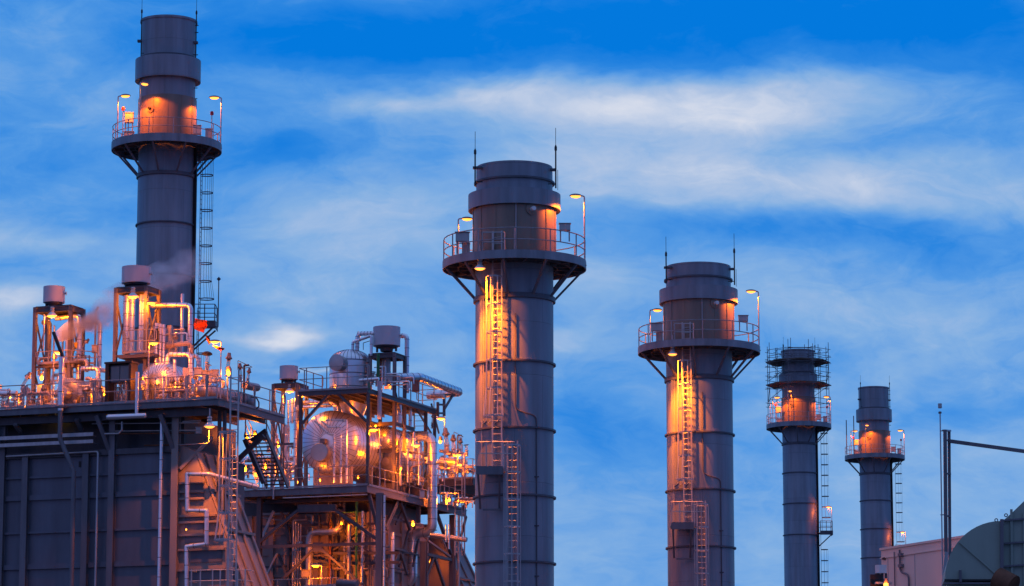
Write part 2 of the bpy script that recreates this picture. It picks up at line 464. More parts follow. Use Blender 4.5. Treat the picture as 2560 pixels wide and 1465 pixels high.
def pipe(label, pts, r, m='alu', fil=None, seam=.9, name='insulated_pipe', group=None, n=12, cat='pipe'):
    mb = MB().tube(pts, r, n, r * 2.2 if fil is None else fil, 0)
    o = solo(name, label, cat, mb, M[m], group)
    if seam:
        sm = MB(); sm.seams([V(p) for p in pts], r, seam, n)
        if sm.v: part('seam_band', sm, M['seam' if m == 'alu' else m], o)
    return o
def cyl(p, q, r, n=20): return MB().tube([p, q], r, n)
def valve(at, s, label, group=None, tilt=(.25, 0), kind=0, name='control_valve', m='alud'):
    s *= .68
    t = thing(name, label, 'valve', at, group)
    ax = V((tilt[0], tilt[1], 1)).normalized()
    part('body', MB().lathe([(.001, 0), (.16 * s, 0), (.16 * s, .05 * s), (.08 * s, .07 * s), (.13 * s, .2 * s), (.13 * s, .3 * s), (.08 * s, .4 * s), (.15 * s, .42 * s), (.15 * s, .47 * s), (.001, .47 * s)], at, Z, 14), M[m], t)
    b = at + Z * .45 * s
    part('yoke', MB().bar(b + V((.07 * s, 0, 0)), b + ax * .45 * s + V((.07 * s, 0, 0)), .035 * s).bar(b - V((.07 * s, 0, 0)), b + ax * .45 * s - V((.07 * s, 0, 0)), .035 * s).tube([b, b + ax * .5 * s], .02 * s, 6), M['rail'], t)
    c = b + ax * .45 * s
    if kind == 0:
        part('actuator', MB().lathe([(.001, 0), (.10 * s, 0), (.19 * s, .06 * s), (.19 * s, .1 * s), (.12 * s, .2 * s), (.09 * s, .38 * s), (.001, .4 * s)], c, ax, 14), M['steel2'], t)
        sx = perp(ax)[0]
        part('positioner', MB().cbox(c + sx * .2 * s + ax * .05 * s, sx * .16 * s, ax * .2 * s, sx.cross(ax) * .14 * s), M['box'], t)
    elif kind == 1:
        mb = MB().tube([c + (perp(ax)[0] * math.cos(i * math.pi / 9) + perp(ax)[1] * math.sin(i * math.pi / 9)) * .2 * s for i in range(18)], .022 * s, 6, closed=True)
        for k in range(4):
            a = k * math.pi / 4; dv = perp(ax)[0] * math.cos(a) + perp(ax)[1] * math.sin(a); mb.tube([c - dv * .2 * s, c + dv * .2 * s], .013 * s, 5)
        part('handwheel', mb, M['steel'], t)
    else:
        mb = MB().lathe([(.001, 0), (.25 * s, .03 * s), (.33 * s, .1 * s), (.33 * s, .14 * s), (.33 * s, .2 * s), (.2 * s, .28 * s), (.05 * s, .32 * s), (.001, .32 * s)], c, ax, 18)
        part('diaphragm_actuator', mb, M['dark'], t)
        bl = MB()
        for k in range(10):
            a = k * .628; x, y = perp(ax); q = c + ax * .12 * s + (x * math.cos(a) + y * math.sin(a)) * .34 * s; bl.tube([q - ax * .06 * s, q + ax * .06 * s], .025 * s, 6)
        part('bolt_ring', bl, M['dark'], t)
    return t
def cabinet(c, ex, ez, ey, label, name='control_box', m='box', legs=0, group=None):
    t = thing(name, label, 'control box', c - Z * (ez / 2 + legs), group)
    nx = V((1, 0, 0)); ny = V((0, 1, 0))
    part('case', MB().cbox(c, nx * ex, ny * ey, Z * ez), M[m], t)
    part('door', MB().cbox(c - ny * (ey / 2 + .012), nx * ex * .88, ny * .02, Z * ez * .86), M[m], t)
    part('canopy', MB().cbox(c + Z * (ez / 2 + .02) - ny * .03, nx * (ex * 1.12), ny * (ey * 1.2), Z * .025), M[m], t)
    if legs:
        for s in (-1, 1): part('leg', MB().bar(c + nx * s * ex * .4 - Z * ez / 2, c + nx * s * ex * .4 - Z * (ez / 2 + legs), .05), M['rail'], t)
    return t

# ------------------------------------------------------------------ ground
g = MB(); g.add([V((-4000, -600, 0)), V((4000, -600, 0)), V((4000, 9000, 0)), V((-4000, 9000, 0))], [(0, 1, 2, 3)])
o = bpy.data.objects.new('ground', mesh('ground', g, M['ground'], V((0, 0, 0)))); C.objects.link(o); o['kind'] = 'structure'

# ------------------------------------------------------------------ chimney stacks
def ringpts(c, r, z, n, a0=0): return [V((c.x + r * math.cos(a0 + 2 * math.pi * i / n), c.y + r * math.sin(a0 + 2 * math.pi * i / n), z)) for i in range(n)]
def stack_platform(t, c, zd, ro, ri, fascia, zring, rb, gaps=12):
    mb = MB().lathe([(ri, zd - .05), (ri, zd), (ro - .02, zd), (ro - .02, zd - .05)], c, Z, 48, True)
    for i in range(16):
        a = (i + .5) * math.pi / 8; d = V((math.cos(a), math.sin(a), 0)); mb.bar(c + d * ri + Z * (zd - .14), c + d * (ro - .05) + Z * (zd - .14), .1, .18)
    for r in (ri + .12, (ri + ro) / 2): mb.lathe([(r, zd - .25), (r, zd - .06), (r + .04, zd - .06), (r + .04, zd - .25)], c, Z, 48, True)
    pl = part('platform', mb, M['plate'], t)
    part('fascia_ring', MB().lathe([(ro - .05, zd - fascia), (ro - .05, zd + .1), (ro, zd + .1), (ro, zd - fascia)], c, Z, 48, True), M['fascia'], pl)
    railing(t, ringpts(c, ro - .06, zd + .02, 36), 1.1, 2 * math.pi * ro / gaps, True, .026, kick=False)
    for i in range(10):
        a = (i + .25) * math.pi / 5; d = V((math.cos(a), math.sin(a), 0))
        part('strut', MB().bar(c + d * (ro - .12) + Z * (zd - fascia + .06), c + d * (rb + .04) + Z * zring, .10, .10), M['steel2'], t)
    part('strut_ring', MB().lathe([(rb, zring - .16), (rb + .10, zring - .14), (rb + .10, zring + .08), (rb, zring + .1)], c, Z, 48), M['ring'], t)
def rod(t, p, z0, z1, s=1):
    part('lightning_rod', MB().tube([V((p.x, p.y, z0)), V((p.x, p.y, z1 - .9))], .035 * s, 8).tube([V((p.x, p.y, z1 - 1.0)), V((p.x, p.y, z1))], .014 * s, 6)
         .lathe([(.02, 0), (.06, .05), (.06, .2), (.02, .3)], V((p.x, p.y, z1 - 1.1)), Z, 8)
         .bar(V((p.x, p.y, z0 + .2)), V((p.x + (.35 if p.x < root_of(t)['_at'][0] else -.35), p.y, z0 + .2)), .04), M['dark'], t)

def make_stack_b():
    Y = S2[1]; c = V((S2[0], Y, 0)); c0 = V((c.x, c.y, 0))
    k = Y / FPX / math.cos(PITCH) * .985 / 3.1643      # metres per crop pixel
    z = lambda y: W('G', 648, y, Y).z
    zh = lambda y: W('H', 440, y, Y).z
    t = thing('chimney_stack', 'broad grey chimney stack nearest the viewer, rising right beside the vessel deck', 'chimney', c0, 'short broad chimney stacks')
    rb = 1.79
    zt, zc1, zc0, zd = z(316), z(535), z(660), z(1078)
    part('shell', MB().lathe([(rb, 0), (rb, zd - .3), (rb + .0, zc0), (rb, zc1), (1.765, zc1), (1.765, zt), (1.72, zt), (1.70, zt - .1), (1.70, zt - 3), (.01, zt - 3)], c0, Z, 64), M['stack'], t)
    part('stiffener_ring', MB().lathe([(1.76, z(452)), (1.87, z(450)), (1.87, z(436)), (1.76, z(434))], c0, Z, 64), M['ring'], t)
    part('collar', MB().lathe([(rb, zc0 + .12), (2.09, zc0), (2.13, zc0), (2.13, zc1), (2.10, zc1), (1.80, zc1 + .03)], c0, Z, 64), M['stack'], t)
    jk = MB().lathe([(1.81, zc0), (1.93, zc0), (1.93, zd + .1), (1.80, zd + .1)], c0, Z, 64)
    j = part('jacket', jk, M['jacket'], t)
    for i in range(14):
        a = i * 2 * math.pi / 14 + .2; d = V((math.cos(a), math.sin(a), 0))
        part('cover_strip', MB().bar(c0 + d * 1.937 + Z * (zd + .12), c0 + d * 1.937 + Z * (zc0 - .01), .09, .02, d), M['jacket'], j)
    # porthole
    px = (785 - 648) * k; d = V((px / 1.94, -math.sqrt(1 - (px / 1.94) ** 2), 0)); q = c0 + d * 1.93 + Z * z(700)
    part('sampling_flange', MB().lathe([(.001, .02), (.27, .02), (.28, .0), (.28, .04), (.25, .05), (.001, .05)], q, d, 24), M['jacket'], t)
    part('sampling_port', MB().lathe([(.001, .30), (.10, .30), (.10, .05)], q, d, 16), M['white'], t)
    part('vertical_conduit', MB().tube([c0 + V((.07, -1.98, zd + .1)), c0 + V((.07, -1.98, zc0))], .022, 6), M['galv'], t)
    stack_platform(t, c0, zd, 3.31, 1.84, .28, z(1362), rb)
    for i, y in enumerate((908, 1072.5, 1238, 1402)):
        zz = W('V', 1278, y, Y).z
        part('stiffener_ring', MB().lathe([(rb, zz - .05), (rb + .11, zz - .04), (rb + .11, zz + .04), (rb, zz + .05)], c0, Z, 64), M['ring'], t)
    for x0, x1 in ((380, 320), (960, 1000)):
        sx = math.copysign(1, x1 - 648)
        part('lifting_lug', MB().cbox(c0 + V((sx * 1.70, -1.0 if sx < 0 else -.55, z(350))), V((.42, 0, 0)), V((0, .25, 0)), Z * .10), M['ring'], t)
    rod(t, c0 + V(((333 - 648) * k, -1.2, 0)), z(500), z(72)); rod(t, c0 + V(((980 - 648) * k, -1.0, 0)), z(510), z(36))
    part('stay_wire', MB().tube([c0 + V(((996 - 648) * k, -1.0, z(525))), c0 + V(((996 - 648) * k, -1.0, z(365)))], .012, 5), M['dark'], t)
    # upper ladder and its cage
    def at_x(x, r): return V((x, -math.sqrt(r * r - x * x), 0))
    xl = W('H', 346, 400, Y - 1.9).x - c.x; p = c0 + at_x(xl, 2.05); out = (p - c0)
    part('ladder', ladder_mb(p + Z * zh(872), zd + 1.2, out), M['galv'], t)
    lad = part('ladder_cage', cage_mb(p + Z * zh(588), z(1242), out), M['galv'], t)
    # landing
    zl = zh(862); xa, xb = W('H', 236, 860, Y - 2).x - c.x, W('H', 372, 860, Y - 2).x - c.x
    lp = MB().hexa(c0 + V((xa, -2.75, zl - .05)), V((xb - xa, 0, 0)), V((0, 1.5, 0)), Z * .05)
    lp.hexa(c0 + V((xa, -2.79, zl - .32)), V((xb - xa, 0, 0)), V((0, .04, 0)), Z * .38)
    lp.hexa(c0 + V((xb, -2.79, zl - .32)), V((.04, 0, 0)), V((0, 1.2, 0)), Z * .38)
    for q in range(5): lp.bar(c0 + V((xa, -2.5 + q * .25, zl - .12)), c0 + V((xb, -2.5 + q * .25, zl - .12)), .05, .12)
    ln = part('landing', lp, M['steel2'], t)
    for x in (xa + .08, xb - .1):
        part('landing_bracket', MB().bar(c0 + V((x, -2.7, zl - .3)), c0 + V((x + .1 * (1 if x < -1 else -.2), -1.75, zl - 1.75)), .09), M['steel2'], ln)
    part('bracket_foot', MB().bar(c0 + V((xa + .3, -1.80, zl - 1.8)), c0 + V((xb, -1.93, zl - 1.8)), .10, .08), M['steel2'], ln)
    mb = MB()
    P = [c0 + V((xa, -1.7, zl)), c0 + V((xa, -2.76, zl)), c0 + V((xb + .55, -2.76, zl)), c0 + V((xb + .55, -2.3, zl))]
    for h in (1.15, .62): mb.tube([q + Z * h for q in P], .026, 6, .12)
    for q in (P[1], P[1] + V((.45, 0, 0)), P[2] - V((.5, 0, 0))): mb.bar(q, q + Z * 1.14, .05, .03)
    part('landing_rail', mb, M['galv'], t)
    # lower ladder
    xl = W('H', 428, 1000, Y - 2).x - c.x; p = c0 + at_x(xl, 2.05); out = p - c0
    part('ladder', ladder_mb(p + Z * 1, zh(715), out), M['galv'], t)
    part('ladder_cage', cage_mb(p + Z * 4, zh(742), out), M['galv'], t)
    # conduits
    for i, x in enumerate((256, 264, 273, 290)):
        xx = W('H', x, 300, Y - 1.5).x - c.x; q = c0 + at_x(xx, 1.86)
        part('conduit', MB().tube([q + Z * (zh(600) if i != 1 else zh(860)), q + Z * z(1250)], .022, 6), M['galv'], t)
    for x in (262, 292, 328):
        xx = W('H', x, 600, Y - 1.6).x - c.x; q = c0 + at_x(xx, 1.84)
        part('cable_bracket', MB().bar(q + Z * zh(618), q + V((.26, -.25, zh(594))), .05, .03), M['galv'], t)
    xs = [W('H', x, 500, Y - 1.7).x - c.x for x in (444, 462, 535, 556)]; ys = (50, 530, 560, 568, 605, 1456)
    q0, q1 = c0 + at_x(xs[0], 1.83), c0 + at_x(xs[3], 1.83)
    mid = c0 + at_x((xs[0] + xs[3]) / 2, 1.83)
    part('conduit', MB().tube([q0 + Z * zh(40), q0 + Z * zh(545), mid + Z * zh(562), q1 + Z * zh(575), q1 + Z * 2], .024, 6, .35), M['steel'], t)
    cl = MB()
    for y in (635, 895, 1153, 1418): cl.cbox(q1 + Z * zh(y), V((.22, 0, 0)), V((0, .07, 0)), Z * .05)
    part('conduit_clip', cl, M['steel'], t)
    return t, k, z, zd
SB, kB, zB, zdB = make_stack_b()
SB2 = copy_tree(SB, None, V((S3[0], S3[1], 0)))
SB2['label'] = 'broad grey chimney stack standing alone in mid picture, second along from the nearest one'
def outfit_b(base, sfx):
    c = V((base[0], base[1], 0)); k, z, zd = kB, zB, zdB
    def X(x): return (x - 648) * k
    pole_lamp(c + V((X(193), .9, zd)), z(672) - zd - .1, (1, .1), 'sodium lamp on short pole, left rim of the ' + sfx, 420, .22, .95, cone=152)
    pole_lamp(c + V((3.22, -.5, zd - .15)), z(556) - zd + .15, (-1, -.1), 'sodium lamp on tall pole, right rim of the ' + sfx, 620, .2, 1.0, cone=154)
    pendant_lamp(c + V((X(375), -2.55, z(1185))), 'bell shaded pendant lamp hanging below the platform of the ' + sfx, 420, 1.05, .72, flood=24)
    cabinet(c + V((X(235), -1.9, z(925))), .62, .42, .25, 'pale junction box on the left of the platform of the ' + sfx, legs=.55, group='junction boxes on stack platforms')
    cabinet(c + V((X(262), -1.5, zd + .36)), .36, .62, .3, 'upright grey analyser case left of the jacket of the ' + sfx, name='analyser_case')
    cabinet(c + V((X(1050), -1.6, z(838))), .5, .3, .3, 'orange edged junction box on the right of the platform of the ' + sfx, legs=.5, group='junction boxes on stack platforms')
    # rails of the ladder hatch
    t = thing('ladder_gate', 'low tubular gate round the ladder hatch of the ' + sfx, 'gate', c + V((-.95, -2.4, zd)))
    mb = MB()
    for h in (1.0, .55): mb.tube([V(q) + Z * h for q in (c + V((-1.45, -2.05, zd)), c + V((-1.45, -2.65, zd)), c + V((-.45, -2.65, zd)), c + V((-.45, -2.05, zd)))], .026, 6, .1)
    part('gate_rail', mb, M['galv'], t)
    for x in (-1.45, -.95, -.45): part('gate_post', MB().bar(c + V((x, -2.65, zd)), c + V((x, -2.65, zd + 1.0)), .05), M['galv'], t)
outfit_b(S2, 'nearest broad stack'); outfit_b(S3, 'second broad stack')

YA = 199.5
SA1 = V((W('A', 509, 1100, YA).x, YA, 0))
def make_stack_a():
    Y = YA; c0 = SA1; z = lambda y: W('A', 520, y, Y).z
    k = .02525 / 2.6
    t = thing('chimney_stack', 'tall slim grey chimney stack at the far left, its orange-lit collar above every other stack', 'chimney', c0, 'tall slim chimney stacks')
    zt, zc1, zc0, zj, zd = z(140), z(398), z(535), z(650), z(948)
    rb = 1.79
    part('shell', MB().lathe([(rb, 0), (rb, zd), (1.75, zd + .1), (1.75, zc0), (1.77, zc1), (1.77, zt - .18), (1.83, zt - .14), (1.83, zt), (1.72, zt), (1.70, zt - 3), (.01, zt - 3)], c0, Z, 56), M['stack'], t)
    part('collar', MB().lathe([(1.76, zc0 + .14), (2.06, zc0), (2.09, zc0), (2.09, zc1), (2.06, zc1), (1.78, zc1 + .03)], c0, Z, 56), M['stack'], t)
    part('collar_ring', MB().lathe([(1.77, zc1 + .06), (1.82, zc1 + .08), (1.82, zc1 + .16), (1.77, zc1 + .18)], c0, Z, 56), M['ring'], t)
    j = part('jacket', MB().lathe([(1.75, zj + .02), (1.84, zj), (1.84, zd + .03), (1.76, zd + .03)], c0, Z, 56), M['jacket'], t)
    for i in range(12):
        a = i * math.pi / 6 + .1; d = V((math.cos(a), math.sin(a), 0))
        part('cover_strip', MB().bar(c0 + d * 1.846 + Z * (zd + .1), c0 + d * 1.846 + Z * zj, .10, .02, d), M['jacket'], j)
    px = (427 - 520) * k; d = V((px / 1.85, -math.sqrt(1 - (px / 1.85) ** 2), 0)); q = c0 + d * 1.84 + Z * z(742)
    part('sampling_flange', MB().lathe([(.001, .02), (.27, .02), (.29, .0), (.29, .05), (.25, .06), (.001, .06)], q, d, 24), M['jacket'], t)
    part('sampling_port', MB().lathe([(.001, .22), (.09, .22), (.09, .05)], q, d, 16), M['dark'], t)
    stack_platform(t, c0, zd, 3.50, 1.86, .40, z(1150), rb, 14)
    for y in (562, 690, 820):
        zz = W('V', 413, y, Y).z
        part('stiffener_ring', MB().lathe([(rb, zz - .05), (rb + .10, zz - .04), (rb + .10, zz + .04), (rb, zz + .05)], c0, Z, 56), M['ring'], t)
    for zz in (24.8, 28.4, 31.5):
        pass
    rod(t, c0 + V(((360 - 528) * k, -1.0, 0)), z(390), z(5)); rod(t, c0 + V(((715 - 528) * k, -.6, 0)), z(390), z(3))
    for sx, yy in ((-1, 280), (1, 290)):
        part('lifting_lug', MB().cbox(c0 + V((sx * 1.72, -.5, z(yy))), V((.42, 0, 0)), V((0, .3, 0)), Z * .14), M['ring'], t)
    st = MB()
    for y in (175, 220, 365, 580, 650): st.bar(c0 + V((1.6, -.35, z(y))), c0 + V((1.93, -.35, z(y))), .05)
    part('step_bracket', st, M['dark'], t)
    # ladder with climber side to the right
    xl = 2.30; p = c0 + V((xl, -.55, 0)); zl = 33.0
    lad = part('ladder', ladder_mb(p + Z * zl, zd - .1, (1, -.12), .45), M['steel'], t)
    part('ladder_cage', cage_mb(p + Z * (zl + 1.6), zd - .9, (1, -.12)), M['steel'], lad)
    l2 = part('ladder', ladder_mb(p + V((-.12, .5, 1)), zl + 1.0, (1, -.12)), M['steel'], t)
    part('ladder_cage', cage_mb(p + V((-.12, .5, 4)), zl - 1.8, (1, -.12)), M['steel'], l2)
    part('cable_tray', MB().bar(c0 + V((1.88, -.3, 2)), c0 + V((1.88, -.3, zd - .2)), .22, .10), M['dark'], t)
    lp = MB().hexa(c0 + V((2.0, -1.15, zl - .1)), V((1.35, 0, 0)), V((0, 1.7, 0)), Z * .08)
    lp.hexa(c0 + V((2.0, -1.19, zl - .3)), V((1.35, 0, 0)), V((0, .04, 0)), Z * .45).hexa(c0 + V((3.35, -1.19, zl - .3)), V((.04, 0, 0)), V((0, 1.7, 0)), Z * .45)
    ln = part('landing', lp, M['steel'], t)
    for y in (-1.1, .4): part('landing_bracket', MB().bar(c0 + V((3.25, y, zl - .25)), c0 + V((1.85, y * .6, zl - 1.55)), .1), M['steel'], ln)
    P = [c0 + V((2.05, -1.1, zl)), c0 + V((3.33, -1.1, zl)), c0 + V((3.33, .5, zl)), c0 + V((2.05, .5, zl))]
    mb = MB()
    for h in (1.2, .62): mb.tube([q + Z * h for q in P], .028, 6, .1)
    for q in (P[0], P[0].lerp(P[1], .5), P[1], P[2]): mb.bar(q, q + Z * 1.2, .05)
    part('landing_rail', mb, M['steel'], t)
    return t, k, z, zd
SA, kA, zA, zdA = make_stack_a()
P4 = V((W('L', 617, 700, 343).x, 343, 0)); P5 = V((W('L', 1585, 700, 372.5).x, 372.5, 0))
s4 = copy_tree(SA, None, P4); s4['label'] = 'slim grey chimney stack wrapped in scaffolding at its top, right of the two broad stacks'
s5 = copy_tree(SA, None, P5); s5['label'] = 'smallest and farthest chimney stack, clear of scaffolding, behind the pale pink building'
def outfit_a(c, sfx, first):
    k, z, zd = kA, zA, zdA; X = lambda x: (x - 520) * k
    pole_lamp(c + V((X(218), -1.8, zd)), z(692) - zd + .25, (1, -.2), 'sodium lamp on short pole, left rim of the ' + sfx, 420, .25, 1.15, cone=150)
    pole_lamp(c + V((X(375), -3.1, zd)), z(585) - zd - .25, (.6, .8), 'sodium lamp on slim pole before the jacket of the ' + sfx, 470, .2, 1.1, cone=146)
    pole_lamp(c + V((3.45, -.2, zd - .2)), z(640) - zd + .2, (-1, -.1), 'sodium lamp on tall pole, right rim of the ' + sfx, 560, .2, 1.2, cone=150)
    for x, y, w in ((250, 748, 'left'), (825, 768, 'right')):
        b = c + V((X(x), -1.6 if x < 500 else -1.2, zd)); hh = z(y + 8) - zd
        t = thing('obstruction_light', 'red beacon on thin post, %s side of the platform of the %s' % (w, sfx), 'beacon', b, 'red obstruction beacons')
        part('post', MB().tube([b, b + Z * hh], .03, 6), M['rail'], t)
        part('red_lens', MB().lathe([(.001, .26), (.08, .25), (.11, .18), (.11, .02), (.001, 0)], b + Z * hh, Z, 12), M['red'], t)
    cabinet(c + V((X(285), -1.2, z(795))), .55, .62, .3, 'pale control box left of the jacket on the platform of the ' + sfx, legs=.5)
    cabinet(c + V((X(290), -1.5, zd + .3)), .6, .5, .4, 'low equipment case under the left control box of the ' + sfx, name='equipment_case')
    cabinet(c + V((X(730), -1.2, zd + .75)), .5, .55, .3, 'pale control box right of the jacket on the platform of the ' + sfx, legs=.45)
    cabinet(c + V((X(805), -1.0, zd + .55)), .42, .6, .3, 'narrow orange-lit case near the right rail of the ' + sfx, name='equipment_case')
outfit_a(SA1, 'tall left stack', True); outfit_a(P4, 'scaffolded stack', False); outfit_a(P5, 'farthest stack', False)
# lamps by the ladder landings of the two far stacks
for c, w in ((P4, 'scaffolded stack'), (P5, 'farthest stack')):
    pole_lamp(c + V((3.3, -1.0, 33.0)), 2.7, (-1, 0), 'sodium lamp on bent pole at the ladder landing of the ' + w, 240, .15, .95)
b = SA1 + V((3.55, -1.1, 32.7))
t = thing('mast_sensor', 'thin dark mast with diamond head at the ladder landing of the tall left stack', 'sensor', b)
part('mast', MB().tube([b + V((-.2, 0, .1)), b + V((0, 0, 0)), b + Z * 3.0], .035, 6, .1), M['steel'], t)
part('head', MB().lathe([(.001, 0), (.14, .15), (.001, .3)], b + Z * 2.95, Z, 4), M['steel'], t)

# scaffold round stack 4
def scaffold():
    c = P4; zd = zdA
    z = lambda y: W('K', 400, y, 343).z
    t = thing('scaffold', 'tube scaffold with two board lifts wrapped around the top of the slim stack', 'scaffold', c + Z * zd)
    zs = (z(255), z(375), z(575), zd + .3)
    n = 8; ro, ri = 3.45, 2.5
    rp = [ringpts(c, q, 0, n, math.pi / 8) for q in (ro, ri)]
    top = z(235)
    for q in rp[0] + rp[1]:
        part('upright', MB().tube([V((q.x, q.y, zd + .1)), V((q.x, q.y, top + random.uniform(-.3, .9)))], .034, 6), M['steel2'], t)
    for zz in (z(270), z(330), z(385), z(470), z(510), z(575), z(705), z(740)):
        for k2, ring in enumerate(rp[:1] if zz < z(480) else rp):
            mb = MB()
            for i in range(n):
                a, b = ring[i], ring[(i + 1) % n]; e = (b - a).normalized() * .35; h = random.uniform(-.05, .05)
                mb.tube([V((a.x, a.y, zz + h)) - e, V((b.x, b.y, zz + h)) + e], .03, 6)
            part('ledger', mb, M['steel2'], t)
    for zz in (z(395), z(585), z(340)):
        for a, b in zip(rp[0], rp[1]):
            mb = MB(); e = (a - b).normalized() * .3; mb.tube([V((a.x, a.y, zz)) + e, V((b.x, b.y, zz)) - e * 1.5], .03, 6); part('transom', mb, M['steel2'], t)
    for zz in (z(372), z(568)):
        part('board_lift', MB().lathe([(1.95 if zz > z(450) else 2.2, zz), (3.5, zz), (3.5, zz + .09), (1.95 if zz > z(450) else 2.2, zz + .09)], c, Z, 8, True), M['board'], t)
    for (i, z0, z1) in ((1, z(520), z(390)), (2, z(400), z(520)), (4, z(700), z(590)), (5, z(520), z(390)), (6, z(700), z(580)), (7, z(390), z(560)), (4, z(390), z(560)), (3, z(720), z(590))):
        a, b = rp[0][i], rp[0][(i + 1) % n]
        part('brace', MB().tube([V((a.x, a.y, z0)), V((b.x, b.y, z1))], .03, 6), M['steel2'], t)
scaffold()
for x, z1 in ((815, 865), (878, 828)):
    q = P5 + V(((x - 1070) / 3.4667 * .0475, -2.2, zdA)); zz = W('K', x, z1, 370).z
    solo('whip_antenna', 'thin pole standing at the left of the farthest stack platform, the %s one' % ('shorter' if z1 > 850 else 'taller'), 'pole', MB().tube([q, V((q.x, q.y, zz))], .06, 6), M['steel2'])

# ================================================================== unit one: the big casing at the left (its stack is the nearest broad one)
BF, BW = -4.6, -3.6                      # deck front edge, casing wall plane
G1D = 'left boiler deck'
zdk = F1.zb('B', 600, 1300, BF)          # deck level
aR = F1.ab('P', 600, 940, BF)            # right end of the deck
aC = F1.ab('D', 1400, 900, BW)           # right end of the casing wall
aL = -36
ztop = F1.zb('D', 860, 405, BW)          # casing eaves
def FV(F, a, b, z): return F.p(a, b, z)
def fbox(F, mb, a0, a1, b0, b1, z0, z1): return mb.hexa(F.p(a0, b0, z0), F.v * (a1 - a0), F.u * (b1 - b0), Z * (z1 - z0))

t = thing('boiler_casing', 'dark slate boiler casing with flanged columns and girts filling the lower left', 'boiler', F1.p(-22, 0, 0))
part('wall_panel', fbox(F1, MB(), aL, aC, BW, 3.4, 0, ztop), M['wall'], t)
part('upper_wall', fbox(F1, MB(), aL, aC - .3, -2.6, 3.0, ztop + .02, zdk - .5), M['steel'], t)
for x, w in ((20, .34), (205, .31), (680, .31), (882, .30), (1378, .34)):
    a = F1.ab('D', x, 900, BW); q0 = F1.p(a, BW - .13, 0); q1 = F1.p(a, BW - .13, zdk - .35 if x in (882, 1378, 20) else ztop + .05)
    part('column', MB().ibeam(q0, q1, w, .26, F1.u), M['duct'] if x == 1378 else M['steel2'], t)
xs = [F1.ab('D', x, 900, BW) for x in (-200, 20, 205, 680, 882, 1378)]
xs[0] = aL
for y, hh in ((597, .10), (757, .24), (1032, .10), (1300, .24)):
    z = F1.zb('D', 700, y - 8, BW) 
    for i in range(5):
        part('girt', MB().hexa(F1.p(xs[i] + .17, BW - .11, z - hh / 2), F1.v * (xs[i + 1] - xs[i] - .34), F1.u * .109, Z * hh), M['wall'], t)
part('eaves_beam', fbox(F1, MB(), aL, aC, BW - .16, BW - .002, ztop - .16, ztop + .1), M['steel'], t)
part('door_slot', fbox(F1, MB(), F1.ab('D', 618, 500, BW), F1.ab('D', 634, 500, BW), BW - .03, BW, F1.zb('D', 620, 525, BW), F1.zb('D', 620, 480, BW)), M['dark'], t)

# outlet duct: wedge falling away towards the stack
def wedge(F, label, aw, pts, b0, b1):
    """prism whose front outline is the given polygon (a, z) between planes b0 and b1"""
    t = thing('outlet_duct', label, 'duct', F.p(aw, (b0 + b1) / 2, 0))
    A = [F.p(a, b0, z) for a, z in pts]; Bk = [F.p(a, b1, z) for a, z in pts]; n = len(A)
    fs = [tuple(range(n)), tuple(range(2 * n - 1, n - 1, -1))] + [(i, i + n, (i + 1) % n + n, (i + 1) % n) for i in range(n)]
    part('duct_shell', MB().add(A + Bk, fs), M['duct'], t)
    return t
a_t = F1.ab('D', 1520, 400, BW); z_t = F1.zb('D', 1520, 400, BW)
a_b = F1.ab('D', 1905, 1456, BW); z_b = F1.zb('D', 1905, 1456, BW)
bW = BW + 3.0
sl = (a_b - a_t) / (z_t - z_b)
wd = wedge(F1, 'orange-lit outlet duct sloping down from the left casing, ribbed along its slope', a_t, [(aC + .002, 0), (a_t + sl * z_t, 0), (a_t, z_t), (aC + .002, z_t + .3)], BW + .05, bW)
for b in (BW + .12, BW + 1.0, BW + 2.0, bW - .08):
    d0 = F1.p(a_t, b, z_t); d1 = F1.p(a_t + sl * (z_t - 1), b, 1)
    part('slope_rib', MB().bar(d0 + F1.v * .09, d1 + F1.v * .09, .07, .2, F1.u), M['duct'], wd)
for y in (1010, 700):
    z = F1.zb('D', 1700, y, BW); a = a_t + sl * (z_t - z)
    part('cross_rib', MB().bar(F1.p(a + .1, BW + .05, z), F1.p(a + .1, bW + .15, z), .16, .12), M['duct'], wd)
for y in (645, 715, 770, 905, 955, 1055, 1170, 1330):
    z = F1.zb('D', 1560, y, BW); a1 = a_t + sl * (z_t - z)
    part('face_rib', fbox(F1, MB(), aC + .02, min(a1 - .05, F1.ab('D', 1600 if y < 900 else 1760, y, BW)), BW - .10, BW + .048, z - .05, z + .05), M['duct'], wd)
for x0, y0, x1, y1 in ((1490, 655, 1585, 702), (1490, 732, 1590, 772), (1445, 900, 1590, 1045), (1445, 1065, 1600, 1115), (1490, 1175, 1735, 1265), (1480, 1345, 1830, 1400)):  # dark plates stand in for the shade between the ribs
    p0 = F1.loc(F1.fb('D', x0, y0, BW)); p1 = F1.loc(F1.fb('D', x1, y1, BW))
    part('shade_panel', fbox(F1, MB(), max(p0.x, aC + .03), p1.x, BW + .01, BW + .047, p1.z, p0.z), M['wall'], wd)

